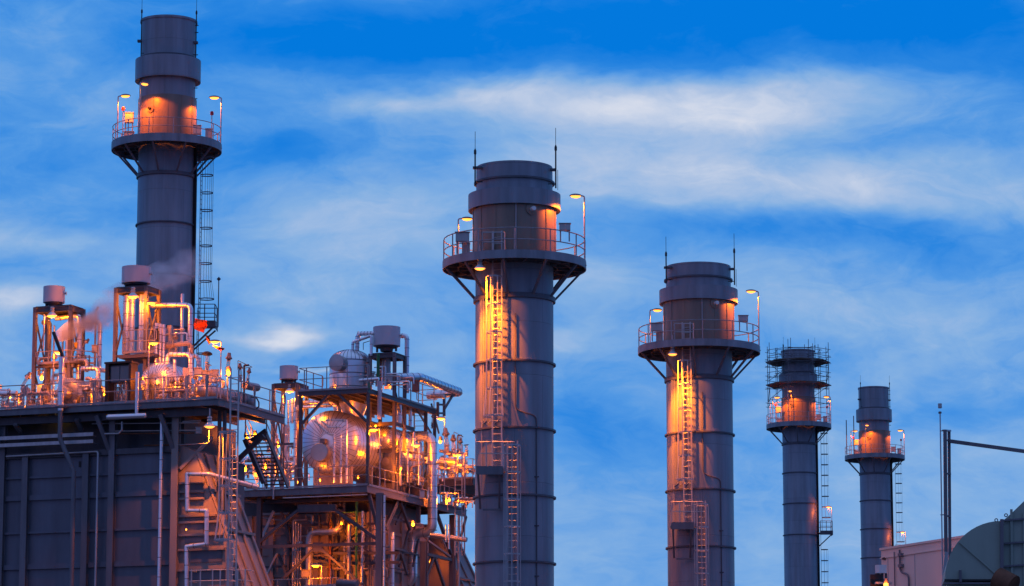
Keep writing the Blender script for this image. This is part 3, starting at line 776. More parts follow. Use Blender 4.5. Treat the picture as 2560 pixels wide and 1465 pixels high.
# deck of unit one
bR = 2.6
t = thing('boiler_deck', 'steel grating deck with blue-grey edge beam on top of the left casing', 'platform', F1.p(-22, 0, zdk - .6))
part('deck_plate', fbox(F1, MB(), aL, aR - .03, BF + .05, bR, zdk - .05, zdk), M['plate'], t)
part('edge_beam', MB().ibeam(F1.p(aL, BF, zdk - .16), F1.p(aR, BF, zdk - .16), .12, .30), M['steel2'], t)
part('edge_beam', MB().ibeam(F1.p(aR, BF - .06, zdk - .18), F1.p(aR, bR, zdk - .18), .12, .34), M['steel2'], t)
part('lower_beam', MB().ibeam(F1.p(aL, BF + .5, zdk - .52), F1.p(aR - .6, BF + .5, zdk - .52), .16, .34), M['steel'], t)
for a in [aR - 1.0 - i * 1.45 for i in range(17)]:
    part('cross_beam', MB().ibeam(F1.p(a, BF + .06, zdk - .18), F1.p(a, bR, zdk - .18), .12, .24), M['steel'], t)
for x0, y0, x1, y1 in ((755, 120, 875, 440), (1255, 110, 1375, 430), (120, 190, 160, 250), (-60, 150, 30, 430), (600, 150, 640, 240)):
    part('knee_brace', MB().bar(F1.fb('D', x0, y0, BF + .3), F1.fb('D', x1, y1, BW - .1), .2, .14), M['steel2'], t)
part('knee_brace', MB().bar(F1.fb('D', 1410, 540, BW - .1), F1.fb('D', 1660, 290, -3.2), .2, .14), M['duct'], t)
# front rail with its gate gap, and the side rail
c1 = F1.ab('N', 265, 1200, BF); c2 = F1.ab('N', 300, 1200, BF)
railing(t, [F1.p(aL, BF, zdk), F1.p(c1, BF, zdk)], 1.1, 1.6)
c3 = F1.ab('N', 1040, 1150, BF); c4 = F1.ab('B', 1610, 1100, BF); c5 = F1.ab('B', 1630, 1100, BF); c6 = F1.ab('B', 1790, 1100, BF); c7 = F1.ab('B', 1800, 1100, BF)
railing(t, [F1.p(c2, BF, zdk), F1.p(c3 - .02, BF, zdk)], 1.1, 1.7)
railing(t, [F1.p(c3 + .06, BF, zdk), F1.p(c4, BF, zdk)], 1.1, 1.55)
railing(t, [F1.p(c5, BF, zdk), F1.p(c6, BF, zdk)], 1.14, .8)
railing(t, [F1.p(c7, BF, zdk), F1.p(aR - .1, BF, zdk)], 1.1, 1.0)
railing(t, [F1.p(aR, BF + .9, zdk), F1.p(aR, -.8, zdk)], 1.1, 1.5)
railing(t, [F1.p(aR, -.75, zdk), F1.p(aR, bR, zdk)], 1.1, 1.6)

# pipes and trays on the casing front
def P1(b, c, *xy): return F1.line(c, b, *xy)
def vpipe(F, c, x, y0, y1, b): return F.vert(c, x, y0, y1, b)
pz = F1.fb('D', 478, 75, BF - .25)
q = [F1.fb('N', 682, 850, BF - .25)]; q.append(V((q[0].x, q[0].y, F1.zb('N', 682, 1440, BF - .25))))
vent = thing('vent_pipe', 'tall clad vent pipe with black slanted nozzle at the front rail of the left deck', 'pipe', q[1] - Z * .1)
part('clad_riser', MB().tube(q, .135, 16), M['alu'], vent)
part('seam_band', MB().tube([q[0].lerp(q[1], .32) - Z * .02, q[0].lerp(q[1], .32) + Z * .02], .145, 16).tube([q[0].lerp(q[1], .65) - Z * .02, q[0].lerp(q[1], .65) + Z * .02], .145, 16), M['seam'], vent)
n0 = F1.fb('N', 690, 845, BF - .25); n1 = F1.fb('N', 590, 575, BF - .25)
part('nozzle', MB().tube([q[0] - Z * .1, n0 + Z * .05, n0.lerp(n1, .25), n1], .085, 14, .25), M['dark'], vent)
part('floor_collar', MB().lathe([(.14, 0), (.26, .02), (.26, .1), (.14, .14)], V((q[1].x, q[1].y, zdk - .12)), Z, 20), M['steel2'], vent)
pp = P1(BF - .25, 'D', (477, 80), (478, 300)); pp = [V((q[1].x, q[1].y, q[1].z)), V((q[1].x, q[1].y, pp[1].z))] + P1(BF - .05, 'D', (578, 560), (580, 1500))
pp[3] = V((pp[2].x, pp[2].y, pp[3].z))
pipe('dull drain pipe kinking outwards as it runs down the slate casing wall', pp, .11, 'steel2', .3, 0, 'drain_pipe')
pp = P1(BW - .3, 'D', (50, 442), (768, 403)) ; pp += F1.vert('D', 768, 403, 1500, BW - .3)[1:]
pipe('thin clad pipe running along the eaves and turning down the slate wall', pp, .055, 'alud', .12, .8)
pp = F1.vert('D', 1268, 90, 1500, BW - .35)
pipe('clad vertical pipe catching orange light left of the brown casing column', pp, .085, 'alu', .1, .9)
for y, w in ((282, .17), (338, .16)):
    a0, a1 = aL, F1.ab('D', 733, y - 14, BW - .6); z = F1.zb('D', 733, y - 15, BW - .6)
    solo('cable_tray', 'blue-grey cable tray below the left deck, the %s of two' % ('upper' if y < 300 else 'lower'), 'cable tray',
         fbox(F1, fbox(F1, MB(), a0, a1, BW - .66, BW - .62, z - w / 2, z + w / 2), a0, a1, BW - .62, BW - .3, z - w / 2, z - w / 2 + .02), M['galv'])
pp = [F1.fb('D', 850, 133, BF - .2), F1.fb('D', 1130, 122, BF - .2)]
t = thing('silencer_pipe', 'short thick clad pipe lying below the deck edge with a riser standing up from it', 'pipe', pp[0] - Z * .2)
part('barrel', MB().tube(pp, .125, 16).ell(pp[0], .125, .125, .125).ell(pp[1], .125, .125, .125), M['alu'], t)
r0 = F1.fb('D', 1069, 125, BF - .2); r1 = V((r0.x, r0.y, F1.zb('B', 1185, 1005, BF - .2)))
part('riser', MB().tube([r0, r1], .085, 14), M['alu'], t)
solo('fluorescent_light', 'small glowing tube light under the left deck edge', 'lamp', cyl(F1.fb('D', 345, 164, BW + .3), F1.fb('D', 430, 161, BW + .3), .045, 8), M['tube'])
for i, (y, x0, x1, r) in enumerate(((182, 720, 1560, .03), (262, 800, 1520, .035), (240, 900, 1580, .03), (118, 1390, 1520, .05), (165, 1430, 1570, .03), (352, 1130, 1500, .035))):
    pp = P1(BW - .2, 'D', (x0, y + 4), (x1, y - 4))
    pipe('thin orange-lit pipe under the left deck, %s of the runs beside the eaves' % ('topmost', 'fourth', 'third', 'shortest', 'second', 'lowest')[i], pp, r, 'rust' if i % 2 else 'alud', 0, 0, 'small_pipe')
pp = P1(BW - .5, 'D', (820, 265), (930, 262), (955, 235), (955, 170)); pipe('bent conduit curling up under the deck by the second column', pp, .05, 'alud', .15, 0, 'small_pipe')

# meander of insulated pipe before the outlet duct
bm = BW - .45
pp = [F1.fb('D', 2015, 682, -2.3)] + P1(bm, 'D', (1632, 579), (1466, 579), (1466, 866), (1617, 866), (1617, 1128), (1460, 1148), (1462, 1520))
pipe('square meander of clad pipe with mitred corners in front of the orange duct', pp, .105, 'alu', .001, .62, n=14)
pp = F1.vert('D', 1800, 1115, 1500, BW - .35)
pipe('thick orange-lit clad riser behind the ladder cage before the duct', pp, .17, 'alud', 0, .5)
# right corner ladder with cage
t = thing('caged_ladder', 'tall caged ladder lit yellow at the right corner of the left deck', 'ladder', F1.p(aR - .1, BF - .3, 2))
lp = F1.fb('D', 1822, 900, BF - .25); zz = lambda y, b=BF - .25: F1.zb('D', 1822, y, b)
out = (-.75, -.66)
part('ladder', ladder_mb(V((lp.x, lp.y, 2)), F1.zb('P', 800, 470, BF - .25), (-.25, -1), .38), M['galv'], t)
part('ladder_cage', cage_mb(V((lp.x, lp.y, zz(1100))), zz(258), out, .38), M['galv'], t)
l0 = F1.fb('D', 1480, 1325, BF - .2); l1 = F1.fb('D', 1920, 1318, BF - .2)
lt = thing('duct_landing', 'small railed landing at the foot of the caged ladder by the orange duct', 'platform', V((l0.x, l0.y, F1.zb('D', 1700, 1560, BF))))
mb = MB(); zf = F1.zb('D', 1700, 1560, BF)
for h in (zz(1325), zz(1408)):
    P = [V((q.x, q.y, h)) for q in (F1.fb('D', 1478, 1325, BF - .2), F1.fb('D', 1800, 1325, BF - .2))]; part('handrail', MB().tube([P[0] + F1.u * .8] + P + [P[1] + F1.u * .6], .026, 6, .12), M['galv'], lt)
    P = [V((q.x, q.y, h)) for q in (F1.fb('D', 1830, 1325, BF - .2), F1.fb('D', 1921, 1325, BF + .1))]; part('handrail', MB().tube([P[0] + F1.u * .5] + P + [P[1] + F1.u * .9], .026, 6, .12), M['galv'], lt)
for x in (1500, 1570, 1665, 1725, 1860, 1920):
    q = F1.fb('D', x, 1325, BF - .2); part('rail_post', MB().bar(V((q.x, q.y, zf)), q, .05), M['galv'], lt)
part('deck_plate', fbox(F1, MB(), F1.ab('D', 1470, 1400, BF), F1.ab('D', 1930, 1400, BF), BF - .2, BF + .8, zf - .1, zf), M['plate'], lt)
pendant_lamp(F1.fb('D', 1640, 205, BF - .55), 'bell shaded pendant lamp under the right end of the left deck', 900, 1.05, .5, flood=2.5)
q = F1.fb('D', 1637, 222, BF - .5)
solo('bent_conduit', 'thin bent conduit dropping below the pendant lamp of the left deck', 'conduit', MB().tube([q, V((q.x, q.y, F1.zb('D', 1637, 338, BF - .5))), F1.fb('D', 1380, 352, BW - .2)], .02, 6, .06), M['galv'])
cabinet(F1.fb('D', 1555, 240, BW - .1), .26, .26, .12, 'tiny grey junction box on the beam left of the pendant lamp')
bulkhead_lamp(F1.fb('D', 1458, 1012, BW - .25), (-.3, -1), 'small round lamp fitting on the brown casing column', 3, .45)
lamp2 = bulkhead_lamp(F1.fb('D', 1995, 282, 3.2), (0, -1), 'jar lamp glowing under the right end of the left deck beside the crossed braces', 160, 1.2)

# ---- vent silencers on steel towers
def vent_tower(F, label, c, xc, yt, yb, rpx, bc, cols, label2, zbase, tbl, depth=1.25, braces=True, m='steel2', lav='lav'):
    """silencer drum on a table carried by four columns"""
    s = CROP[c][2]; pc = F.fb(c, xc, (yt + yb) / 2, bc); k = (pc - EYE).length / FPX / s
    r = rpx * k; z1, z0 = F.zb(c, xc - rpx, yt, bc), F.zb(c, xc - rpx, yb, bc)
    pc = V((pc.x, pc.y, 0))
    s1 = thing('vent_silencer', label2, 'silencer', pc + Z * (z0 - .25))
    part('drum', MB().lathe([(.02, z0 + .1), (r - .03, z0), (r, z0 + .01), (r, z1), (r - .04, z1), (r - .04, z1 - .4), (.02, z1 - .4)], pc, Z, 40), M[lav], s1)
    part('neck', MB().lathe([(r * .85, z0 + .02), (r * .8, z0 - .08), (r * .5, z0 - .1), (r * .45, z0 - .3)], pc, Z, 24), M['steel'], s1)
    part('foot', MB().cbox(pc + Z * (z0 - .16) - F.v * r * .75, F.v * .1, F.u * .1, Z * .3), M['steel'], s1)
    part('foot', MB().cbox(pc + Z * (z0 - .16) + F.v * r * .75, F.v * .1, F.u * .1, Z * .3), M['steel'], s1)
    q = pc + Z * (z0 * .45 + z1 * .55) + V((r * .96, -.25, 0))
    part('nozzle', MB().tube([q, q + V((.12, -.03, 0))], .05, 10).tube([q + V((.1, -.03, 0)), q + V((.14, -.03, 0))], .085, 10), M['galv'], s1)
    t = thing('support_tower', label, 'steel tower', F.p(0, 0, 0) * 0 + pc + Z * zbase)
    a0, a1 = F.ab(c, cols[0], tbl, bc - depth / 2), F.ab(c, cols[1], tbl, bc - depth / 2)
    zt = F.zb(c, cols[0], tbl, bc - depth / 2)
    b0, b1 = bc - depth / 2, bc + depth / 2
    for a in (a0, a1):
        for b in (b0, b1): part('column', MB().ibeam(F.p(a, b, zbase), F.p(a, b, zt), .17, .17), M[m], t)
    for a in (a0, a1): part('table_beam', MB().ibeam(F.p(a, b0 - .1, zt - .12), F.p(a, b1 + .1, zt - .12), .12, .26), M['steel'], t)
    for b in (b0, b1): part('table_beam', MB().ibeam(F.p(a0 - .08, b, zt - .13), F.p(a1 + .08, b, zt - .13), .12, .25), M['steel'], t)
    part('table_plate', fbox(F, MB(), a0, a1, b0, b1, zt + .01, zt + .05), M['steel'], t)
    H = zt - zbase
    if braces:
        for f0, f1 in ((.45, .92), (.02, .42)):
            for a in (a0, a1):
                part('brace', MB().bar(F.p(a, b0, zbase + H * f0), F.p(a, b1, zbase + H * f1), .07), M['steel'], t)
                part('brace', MB().bar(F.p(a, b1, zbase + H * f0), F.p(a, b0, zbase + H * f1), .07), M['steel'], t)
            part('tie_beam', MB().bar(F.p(a0, b0, zbase + H * f0), F.p(a1, b0, zbase + H * f0), .11), M['steel'], t)
    return t, pc, r, (a0, a1, b0, b1, zt)
vent_tower(F1, 'brown steel tower under the far left vent silencer', 'N', 597, 85, 262, 118, -1.2, (392, 782), 'pale grey vent silencer on the leftmost tower of the left deck', zdk, 305)
vent_tower(F1, 'orange-lit steel tower carrying the silencer before the tall stack', 'O', 342, 150, 350, 174, -1.0, (102, 470), 'pale lilac vent silencer in front of the tall left stack, steam drifting past', zdk, 390, 1.3)
# ---- pipes of the left tower
b = -1.2
pp = [F1.fb('N', 615, 425, b), F1.fb('N', 880, 390, b)]; pp.append(V((pp[1].x, pp[1].y, F1.zb('N', 880, 1090, b))))
pipe('clad pipe arching out under the leftmost silencer and dropping to the drum', pp, .115, 'alu', .22, .55)
pp = [F1.fb('N', 900, 462, -.4), F1.fb('N', 1105, 466, -.4)]; pp.append(V((pp[1].x, pp[1].y, F1.zb('N', 1105, 990, -.4)))); pp.append(F1.fb('N', 1240, 1010, -.4))
pipe('clad pipe with high bend to the right of the leftmost tower', pp, .115, 'alu', .24, .6)
q = F1.vert('N', 1058, 345, 960, -.3)
solo('stub_vent', 'slim vent stub with slanted tip beside the high pipe bend', 'pipe', MB().tube([q[1], q[0], q[0] + V((.12, 0, .22))], .055, 10), M['alud'])
pp = [F1.fb('N', 470, 468, -1), F1.fb('N', 545, 468, -1)]; pp.append(V((pp[1].x, pp[1].y, zdk)))
pipe('dark riser inside the leftmost tower with a stub to the left', pp, .12, 'steel2', .15, 0)
pipe('thin lamp-lit riser at the left column of the leftmost tower', F1.vert('N', 487, 380, 760, -2.2), .035, 'galv', 0, 0, 'small_pipe')
pp = [F1.fb('N', 905, 975, -2.2), F1.fb('N', 1085, 975, -2.2)]; pp.append(V((pp[1].x, pp[1].y, F1.zb('N', 1085, 1190, -2.2))))
pipe('bright yellow-lit clad elbow between the two left drums', pp, .115, 'alu', .22, .16)
pp = F1.line('N', -2.0, (920, 1215), (1250, 1205)); pipe('fat orange-lit header pipe low between the two left drums', pp, .12, 'alu', 0, .5)
pp = F1.line('N', -3.2, (-60, 1255), (185, 1250)); pipe('orange-lit header pipe at rail height in the far left corner', pp, .13, 'alu', 0, .5)
pp = F1.line('N', -3.0, (-60, 1215), (105, 1212)); pipe('slim bright pipe above the header in the far left corner', pp, .06, 'alu', 0, .5)
for i, (x, w) in enumerate(((540, .05), (600, .04), (745, .10), (808, .07), (775, .05), (695, .05))):
    pipe('vertical pipe inside the leftmost tower, %s counted from the left' % ('first', 'second', 'fifth', 'sixth', 'fourth', 'third')[(0, 1, 3, 5, 4, 2)[i]], F1.vert('N', x, 440 + 60 * (i % 3), 1150 - 40 * (i % 2), -1.0 + .2 * i), w, 'alu' if i % 2 == 0 else 'alud', 0, .7, 'tower_pipe')
pt_ = thing('tower_gallery', 'narrow railed gallery halfway up the leftmost tower', 'platform', F1.fb('N', 500, 910, -2.0))
za = F1.zb('N', 500, 905, -2.0); a0, a1 = F1.ab('N', 410, 905, -2.0), F1.ab('N', 760, 905, -2.0)
part('deck_plate', fbox(F1, MB(), a0, a1 + .5, -2.0, -.4, za - .12, za - .06), M['plate'], pt_)
railing(pt_, [F1.p(a0, -2.0, za - .1), F1.p(a1, -2.0, za - .1), F1.p(a1 + .9, -1.0, za - .1)], .62, .6)
pt_ = thing('cage_gallery', 'curved dark guard rails round the ladder head right of the leftmost tower', 'guard rail', F1.fb('N', 940, 950, -1.2))
mb = MB()
for y in (835, 880, 930):
    mb.tube([F1.fb('N', 830, y - 20, -1.4), F1.fb('N', 930, y, -1.6), F1.fb('N', 985, y + 5, -1.4), F1.fb('N', 995, y + 10, -.8)], .024, 6, .15)
for x in (840, 900, 945, 985): mb.bar(F1.fb('N', x, 830, -1.5), F1.fb('N', x, 1000, -1.5), .045)
part('guard_rail', mb, M['steel'], pt_)
# ---- drums
def drum(F, label, c, xc, yc, rpx, b, length, m='alu', dish=.45, stub=None):
    s = CROP[c][2]; pc = F.fb(c, xc, yc, b); k = (pc - EYE).length / FPX / s; r = rpx * k
    t = thing('steam_drum', label, 'drum', pc - Z * r)
    prof = [(.01, -r * dish)]
    for i in range(1, 8):
        a = i / 7 * math.pi / 2; prof.append((r * math.sin(a), -r * dish * math.cos(a)))
    prof += [(r, length), (r * .7, length + r * dish * .7), (.01, length + r * dish)]
    part('drum_shell', MB().lathe(prof, pc, F.u, 44), M[m], t)
    sm = MB(); x, y = perp(F.u); nr = 36
    for j in range(nr):
        a = 2 * math.pi * j / nr; d = x * math.cos(a) + y * math.sin(a); pts = []
        for i in range(1, 8):
            q = i / 7 * math.pi / 2; pts.append(pc + d * (r * math.sin(q) * 1.004) - F.u * (r * dish * math.cos(q) * 1.004 + .004))
        for q0, q1 in zip(pts, pts[1:]): sm.bar(q0, q1, .022, .012, d if False else F.u)
    part('end_cap_seam', sm, M['seam'], t)
    sm = MB(); h = .1
    while h < length: sm.lathe([(r + .001, h), (r + .012, h + .008), (r + .012, h + .032), (r + .001, h + .04)], pc, F.u, 44); h += .42
    part('seam_band', sm, M['seam'], t)
    for h in (.4, length - .6):
        part('saddle', MB().cbox(pc + F.u * h - Z * (r + .25), F.v * r * 1.3, F.u * .25, Z * (r * .9)), M['duct'], t)
    return t, pc, r
drum(F1, 'orange-lit steam drum with dished end behind the vent pipe of the left deck', 'N', 765, 1225, 148, -2.4, 4.2, 'alud', .35)
q = F1.fb('N', 690, 1238, -3.0)
solo('drum_manhole', 'pale round manhole cover on the end of the left steam drum', 'manhole cover', MB().lathe([(.001, -.1), (.28, -.1), (.30, -.06), (.30, .5)], q, F1.u, 28), M['alud'])
drum(F1, 'gleaming clad steam drum with curved seams under the second silencer of the left deck', 'B', 1385, 1095, 178, -2.2, 4.6, 'alu', .55)
# ---- pipes of the second tower
for i, (x, w, y0, y1) in enumerate(((235, .17, 480, 1180), (300, .13, 500, 1180), (405, .10, 470, 1150), (430, .06, 470, 1150), (463, .05, 560, 900), (195, .04, 500, 820))):
    pipe('yellow-lit riser in the second tower, %s' % ('fattest of them, left of the lamp', 'second fattest, under the lamp', 'third fattest, by the right column', 'slim, against the right column', 'slender, hanging from the second lamp', 'slender, behind the left column')[i], F1.vert('O', x, y0, y1, -1.0), w, 'alu', 0, .6, 'tower_pipe')
pp = [F1.fb('O', 530, 600, -.6), F1.fb('O', 1003, 596, -.6)]; pp.append(V((pp[1].x, pp[1].y, F1.zb('O', 1003, 1200, -.6))))
pipe('long clad pipe bending down in front of the tall stack', pp, .125, 'alu', .26, .55)
q = F1.vert('O', 903, 460, 1200, -.4); solo('stub_vent', 'slim clad vent with slanted black tip before the tall stack', 'pipe', MB().tube([q[1], q[0]], .085, 12), M['alu'])
mb = MB()
for y in (905, 940): mb.tube([F1.fb('O', 903, y - 18, -.4), F1.fb('O', 903, y + 18, -.4)], .11, 12)
o = solo('pipe_clamp', 'clamped flange pair on the slim vent before the tall stack', 'clamp', mb, M['alud'])
for i, x in enumerate((592, 640, 680)):
    pipe('clad upright in the bank of three before the tall stack, %s' % ('left one, black fronted', 'middle one', 'right one')[i], F1.vert('O', x, 815 + (i == 0) * 0 + i * 8, 1290, -1.6), .07 if i else .085, 'alu', 0, .35, 'tower_pipe')
solo('level_gauge', 'black upright level gauge at the front of the bank of three pipes', 'gauge', MB().bar(F1.fb('O', 592, 880, -1.75), F1.fb('O', 592, 1060, -1.75), .13, .1), M['dark'])
q = F1.fb('O', 583, 670, -1.6); solo('air_vent_valve', 'black knobbed vent valve on top of the level gauge', 'valve', MB().tube([F1.fb('O', 590, 815, -1.6), q], .035, 8).ell(q, .07, .07, .08), M['dark'])
pp = [F1.fb('O', 722, 1310, -2.6), F1.fb('O', 722, 1195, -2.6), F1.fb('O', 1003, 1195, -2.6), F1.fb('O', 1003, 1470, -2.6)]
pipe('thick clad pipe bent into a low arch over the gleaming drum', pp, .115, 'alu', .25, .22)
pp = [F1.fb('B', 1640, 862, -1.2), F1.fb('B', 1722, 870, -1.0), F1.fb('B', 1722, 990, -1.0)]
pipe('clad elbow at the right of the low arch on the left deck', pp, .11, 'alu', .22, .16)
pt_ = thing('tower_gallery', 'railed half round gallery on the second tower above the gleaming drum', 'platform', F1.fb('O', 330, 1200, -2.2))
za = F1.zb('O', 330, 1180, -2.2); a0, a1 = F1.ab('O', 130, 1180, -2.2), F1.ab('O', 560, 1180, -2.2)
part('deck_plate', fbox(F1, MB(), a0, a1, -2.2, -.3, za - .2, za - .05), M['plate'], pt_)
railing(pt_, [F1.p(a0 - .1, -1.4, za), F1.p(a0 + .2, -2.2, za), F1.p((a0 + a1) / 2, -2.3, za), F1.p(a1, -2.2, za)], 1.1, .8)
# lamps
pendant_lamp(F1.fb('N', 575, 392, -2.0), 'glowing lamp under the table of the leftmost silencer', 190, 1.0, .1)
pole_lamp(V((F1.fb('N', 578, 1400, BF + .3).x, F1.fb('N', 578, 1400, BF + .3).y, zdk)), F1.zb('N', 578, 795, BF + .3) - zdk, (1, .1), 'sodium lamp on slim pole left of the slanted nozzle on the left deck', 330, .05, .8)
bulkhead_lamp(F1.fb('N', 458, 1080, -2.2), (.4, -.9), 'jar lamp at the foot of the leftmost tower', 150, 1.0)
pendant_lamp(F1.fb('O', 303, 490, -2.0), 'bright glowing lamp under the silencer table before the tall stack', 330, 1.05, .1)
pole_lamp(V((F1.fb('O', 466, 900, -2.0).x, F1.fb('O', 466, 900, -2.0).y, za)), F1.zb('O', 466, 565, -2.0) - za, (1, .05), 'bright lamp on yellow pole beside the second tower before the tall stack', 330, .02, .9)
pole_lamp(V((F1.fb('O', 490, 1400, BF + .3).x, F1.fb('O', 490, 1400, BF + .3).y, zdk)), F1.zb('O', 490, 1052, BF + .3) - zdk, (1, .1), 'sodium lamp on pole in front of the gleaming drum', 420, .05, .9)
pole_lamp(V((F1.fb('C', 522, 1270, BF + .25).x, F1.fb('C', 522, 1270, BF + .25).y, zdk)), F1.zb('C', 524, 742, BF + .25) - zdk, (-1, 0), 'sodium lamp on tall pole with orange streamer at the right corner of the left deck', 380, .12, .85)
bulkhead_lamp(F1.fb('P', 737, 513, BF + .8), (-.2, -1), 'round white-hot jar lamp on the valve group at the right corner of the left deck', 170, 1.3)
# cabinet with glass doors
c0 = F1.fb('B', 1025, 1010, BF + .7); w = 1.28
t = thing('instrument_cabinet', 'black framed instrument cabinet with two grey glass doors on legs at the deck rail', 'cabinet', F1.p(F1.loc(c0).x, BF + .7, zdk))
la = F1.loc(c0); a0, a1 = F1.ab('B', 920, 1000, BF + .7), F1.ab('B', 1165, 1000, BF + .7); z0, z1 = F1.zb('B', 1000, 1095, BF + .7), F1.zb('B', 1000, 935, BF + .7)
part('case', fbox(F1, MB(), a0 + .12, a1 - .25, BF + .78, BF + 1.3, z0, z1 - .05), M['steel'], t)
part('frame', fbox(F1, fbox(F1, fbox(F1, MB(), a0, a0 + .17, BF + .6, BF + 1.3, zdk, z1), a1 - .25, a1 - .13, BF + .6, BF + 1.3, zdk, z1), a0 - .03, a1 - .08, BF + .55, BF + 1.35, z1, z1 + .09), M['dark'], t)
am = (a0 + .17 + a1 - .25) / 2
for u0, u1 in ((a0 + .2, am - .02), (am + .02, a1 - .28)): part('glass_door', fbox(F1, MB(), u0, u1, BF + .74, BF + .775, z0 + .05, z1 - .12), M['glass'], t)
for k in range(7):
    a = a0 + .3 + k * .11; part('sample_tube', MB().tube([F1.p(a, BF + 1.0, zdk), F1.p(a, BF + 1.0, z0)], .018, 6), M['galv'], t)
# flags
def cloth(label, name, cat, p00, p10, p01, p11, dirv, amp, nx=10, ny=8):
    mb = MB(); vs = []
    for j in range(ny + 1):
        for i in range(nx + 1):
            s, r = i / nx, j / ny
            q = (p00 * (1 - s) + p10 * s) * (1 - r) + (p01 * (1 - s) + p11 * s) * r
            vs.append(q + dirv * (amp * math.sin(s * 7 + r * 3) * (.3 + .7 * s) + amp * .6 * math.sin(r * 9 + s * 4)))
    n = nx + 1
    fs = [(j * n + i, j * n + i + 1, (j + 1) * n + i + 1, (j + 1) * n + i) for j in range(ny) for i in range(nx)]
    mb.add(vs, fs); bk = [q + dirv * .012 for q in vs]; mb.add(bk, [tuple(reversed(f)) for f in fs])
    return solo(name, label, cat, mb, M['cloth'])
f = lambda x, y, b=-2.6: F1.fb('C', x, y, b)
cloth('square orange flag billowing beside the ladder landing of the tall stack', 'orange_flag', 'flag', f(300, 540), f(405, 560), f(292, 632), f(384, 668), F1.u, .10)
f2 = lambda x, y: F1.fb('C', x, y, BF + .2)
cloth('torn orange streamer blowing round the lamp at the right corner of the left deck', 'orange_streamer', 'flag', f2(388, 684), f2(418, 690), f2(425, 775), f2(440, 745), F1.u, .04)
cloth('lower orange streamer tail flapping just under the corner lamp of the left deck', 'orange_streamer', 'flag', f2(450, 768), f2(560, 800), f2(475, 795), f2(530, 826), F1.u, .05)
# valves and shells along the right end
a_ = aR - .75
pp = [F1.p(F1.ab('P', 350, 790, -3.6), -3.6, zdk + .62), F1.p(aR - .55, 1.9, zdk + .62)]
pa, pb = F1.fb('P', 380, 760, -3.4), F1.fb('P', 1015, 925, -.4)
t = thing('heater_shell', 'long brown clad pipe shell lying inside the right rail of the left deck', 'vessel', (pa + pb) / 2 - Z * .3)
part('shell', MB().tube([pa, pb], .33, 20).ell(pa, .33, .33, .33).ell(pb, .33, .33, .33), M['alud'], t)
sm = MB(); sm.seams([pa, pb], .33, .42, 20); part('seam_band', sm, M['seam'], t)
for k in (.25, .75): part('saddle', MB().cbox(pa.lerp(pb, k) - Z * .4, V((.5, 0, 0)), V((0, .2, 0)), Z * .5), M['steel'], t)
pa, pb = F1.fb('P', 960, 690, -1.0), F1.fb('P', 1130, 720, -.2)
solo('clad_vessel', 'small tapered clad vessel poking past the davit on the left deck', 'vessel', MB().tube([pa, pb], .19, 14).ell(pb, .19, .19, .19), M['alud'])
valve(F1.fb('P', 430, 460, -2.6), 1.0, 'tall black diaphragm valve with flat round head right of the low pipe arch', None, (.02, 0), 2)
valve(F1.fb('P', 430, 480, -2.7) + V((.05, -.2, -.2)), .75, 'handwheel valve below the black round valve head', None, (.5, -.2), 1)
valve(F1.fb('P', 725, 560, -2.4), 1.25, 'tall actuator valve above the white-hot jar lamp', None, (.08, 0), 0)
valve(F1.fb('P', 900, 640, -1.6), 1.0, 'actuator valve standing left of the davit post', None, (-.05, 0), 0)
valve(F1.fb('P', 1005, 680, -1.0), .9, 'actuator valve just right of the davit post', None, (.15, 0), 0)
valve(F1.fb('N', 250, 1250, -3.0), 1.25, 'tilted twin headed actuator valve in the far left corner', None, (.55, 0), 0)
valve(F1.fb('N', 900, 800, -1.0), .9, 'black jointed valve arm beside the yellow funnel', None, (.9, 0), 0)
q = F1.fb('N', 837, 720, -1.3)
solo('funnel', 'small yellow plastic funnel between the two pipe drops', 'funnel', MB().lathe([(.02, -.2), (.05, -.1), (.11, .12), (.12, .12), (.06, -.1)], q, Z, 14), M['yellow'])
cabinet(F1.fb('N', 1045, 765, -.6), .26, .34, .2, 'grey case clamped on the slim vent stub at the left')
for i, (x, y, b, s, kd) in enumerate(((40, 1400, -3.6, .9, 1), (90, 1380, -3.3, .8, 0), (160, 1390, -3.5, .9, 1), (250, 1390, -3.2, 1, 0), (420, 1370, -3.4, .8, 1), (470, 1360, -3.0, 1, 0), (930, 1360, -3.3, 1, 1), (985, 1350, -3.0, .9, 0), (1120, 1340, -3.2, 1, 1), (1240, 1340, -3.0, .9, 0), (1310, 1330, -3.2, 1, 1), (1360, 1330, -3, .9, 0))):
    valve(F1.fb('N', x, y, b), s, 'small orange-lit valve in the row behind the front rail of the left deck', 'valves behind the left deck rail', (random.uniform(-.2, .2), 0), kd)
for i, (x, y, b, s, kd) in enumerate(((1470, 1230, -3.3, .9, 1), (1560, 1215, -3.2, 1.1, 0), (1640, 1190, -3.4, .9, 1), (1700, 1190, -3.0, 1.1, 0), (1760, 1180, -3.2, .9, 1))):
    valve(F1.fb('B', x, y, b), s, 'small valve among the pipes in front of the gleaming drum of the left deck', 'valves before the gleaming drum', (random.uniform(-.2, .2), 0), kd)
for i, (x, y0, y1, b) in enumerate(((1420, 1040, 1250, -3.5), (1455, 1030, 1250, -3.3), (1515, 900, 1240, -2.9), (1545, 1040, 1250, -3.4))):
    pipe('upright clad pipe before the gleaming drum, %s from the left' % ('first', 'second', 'third and tallest', 'fourth')[i], F1.vert('B', x, y0, y1, b), .07, 'alu', 0, .4, 'tower_pipe')
cabinet(F1.fb('P', 310, 505, -3.4), .34, .3, .4, 'orange-lit metal box by the rail below the flat round valve head')
cabinet(F1.fb('P', 400, 580, -3.0), .2, .6, .3, 'bright yellow-lit upright casing between rail and valves at the deck corner', name='equipment_case')
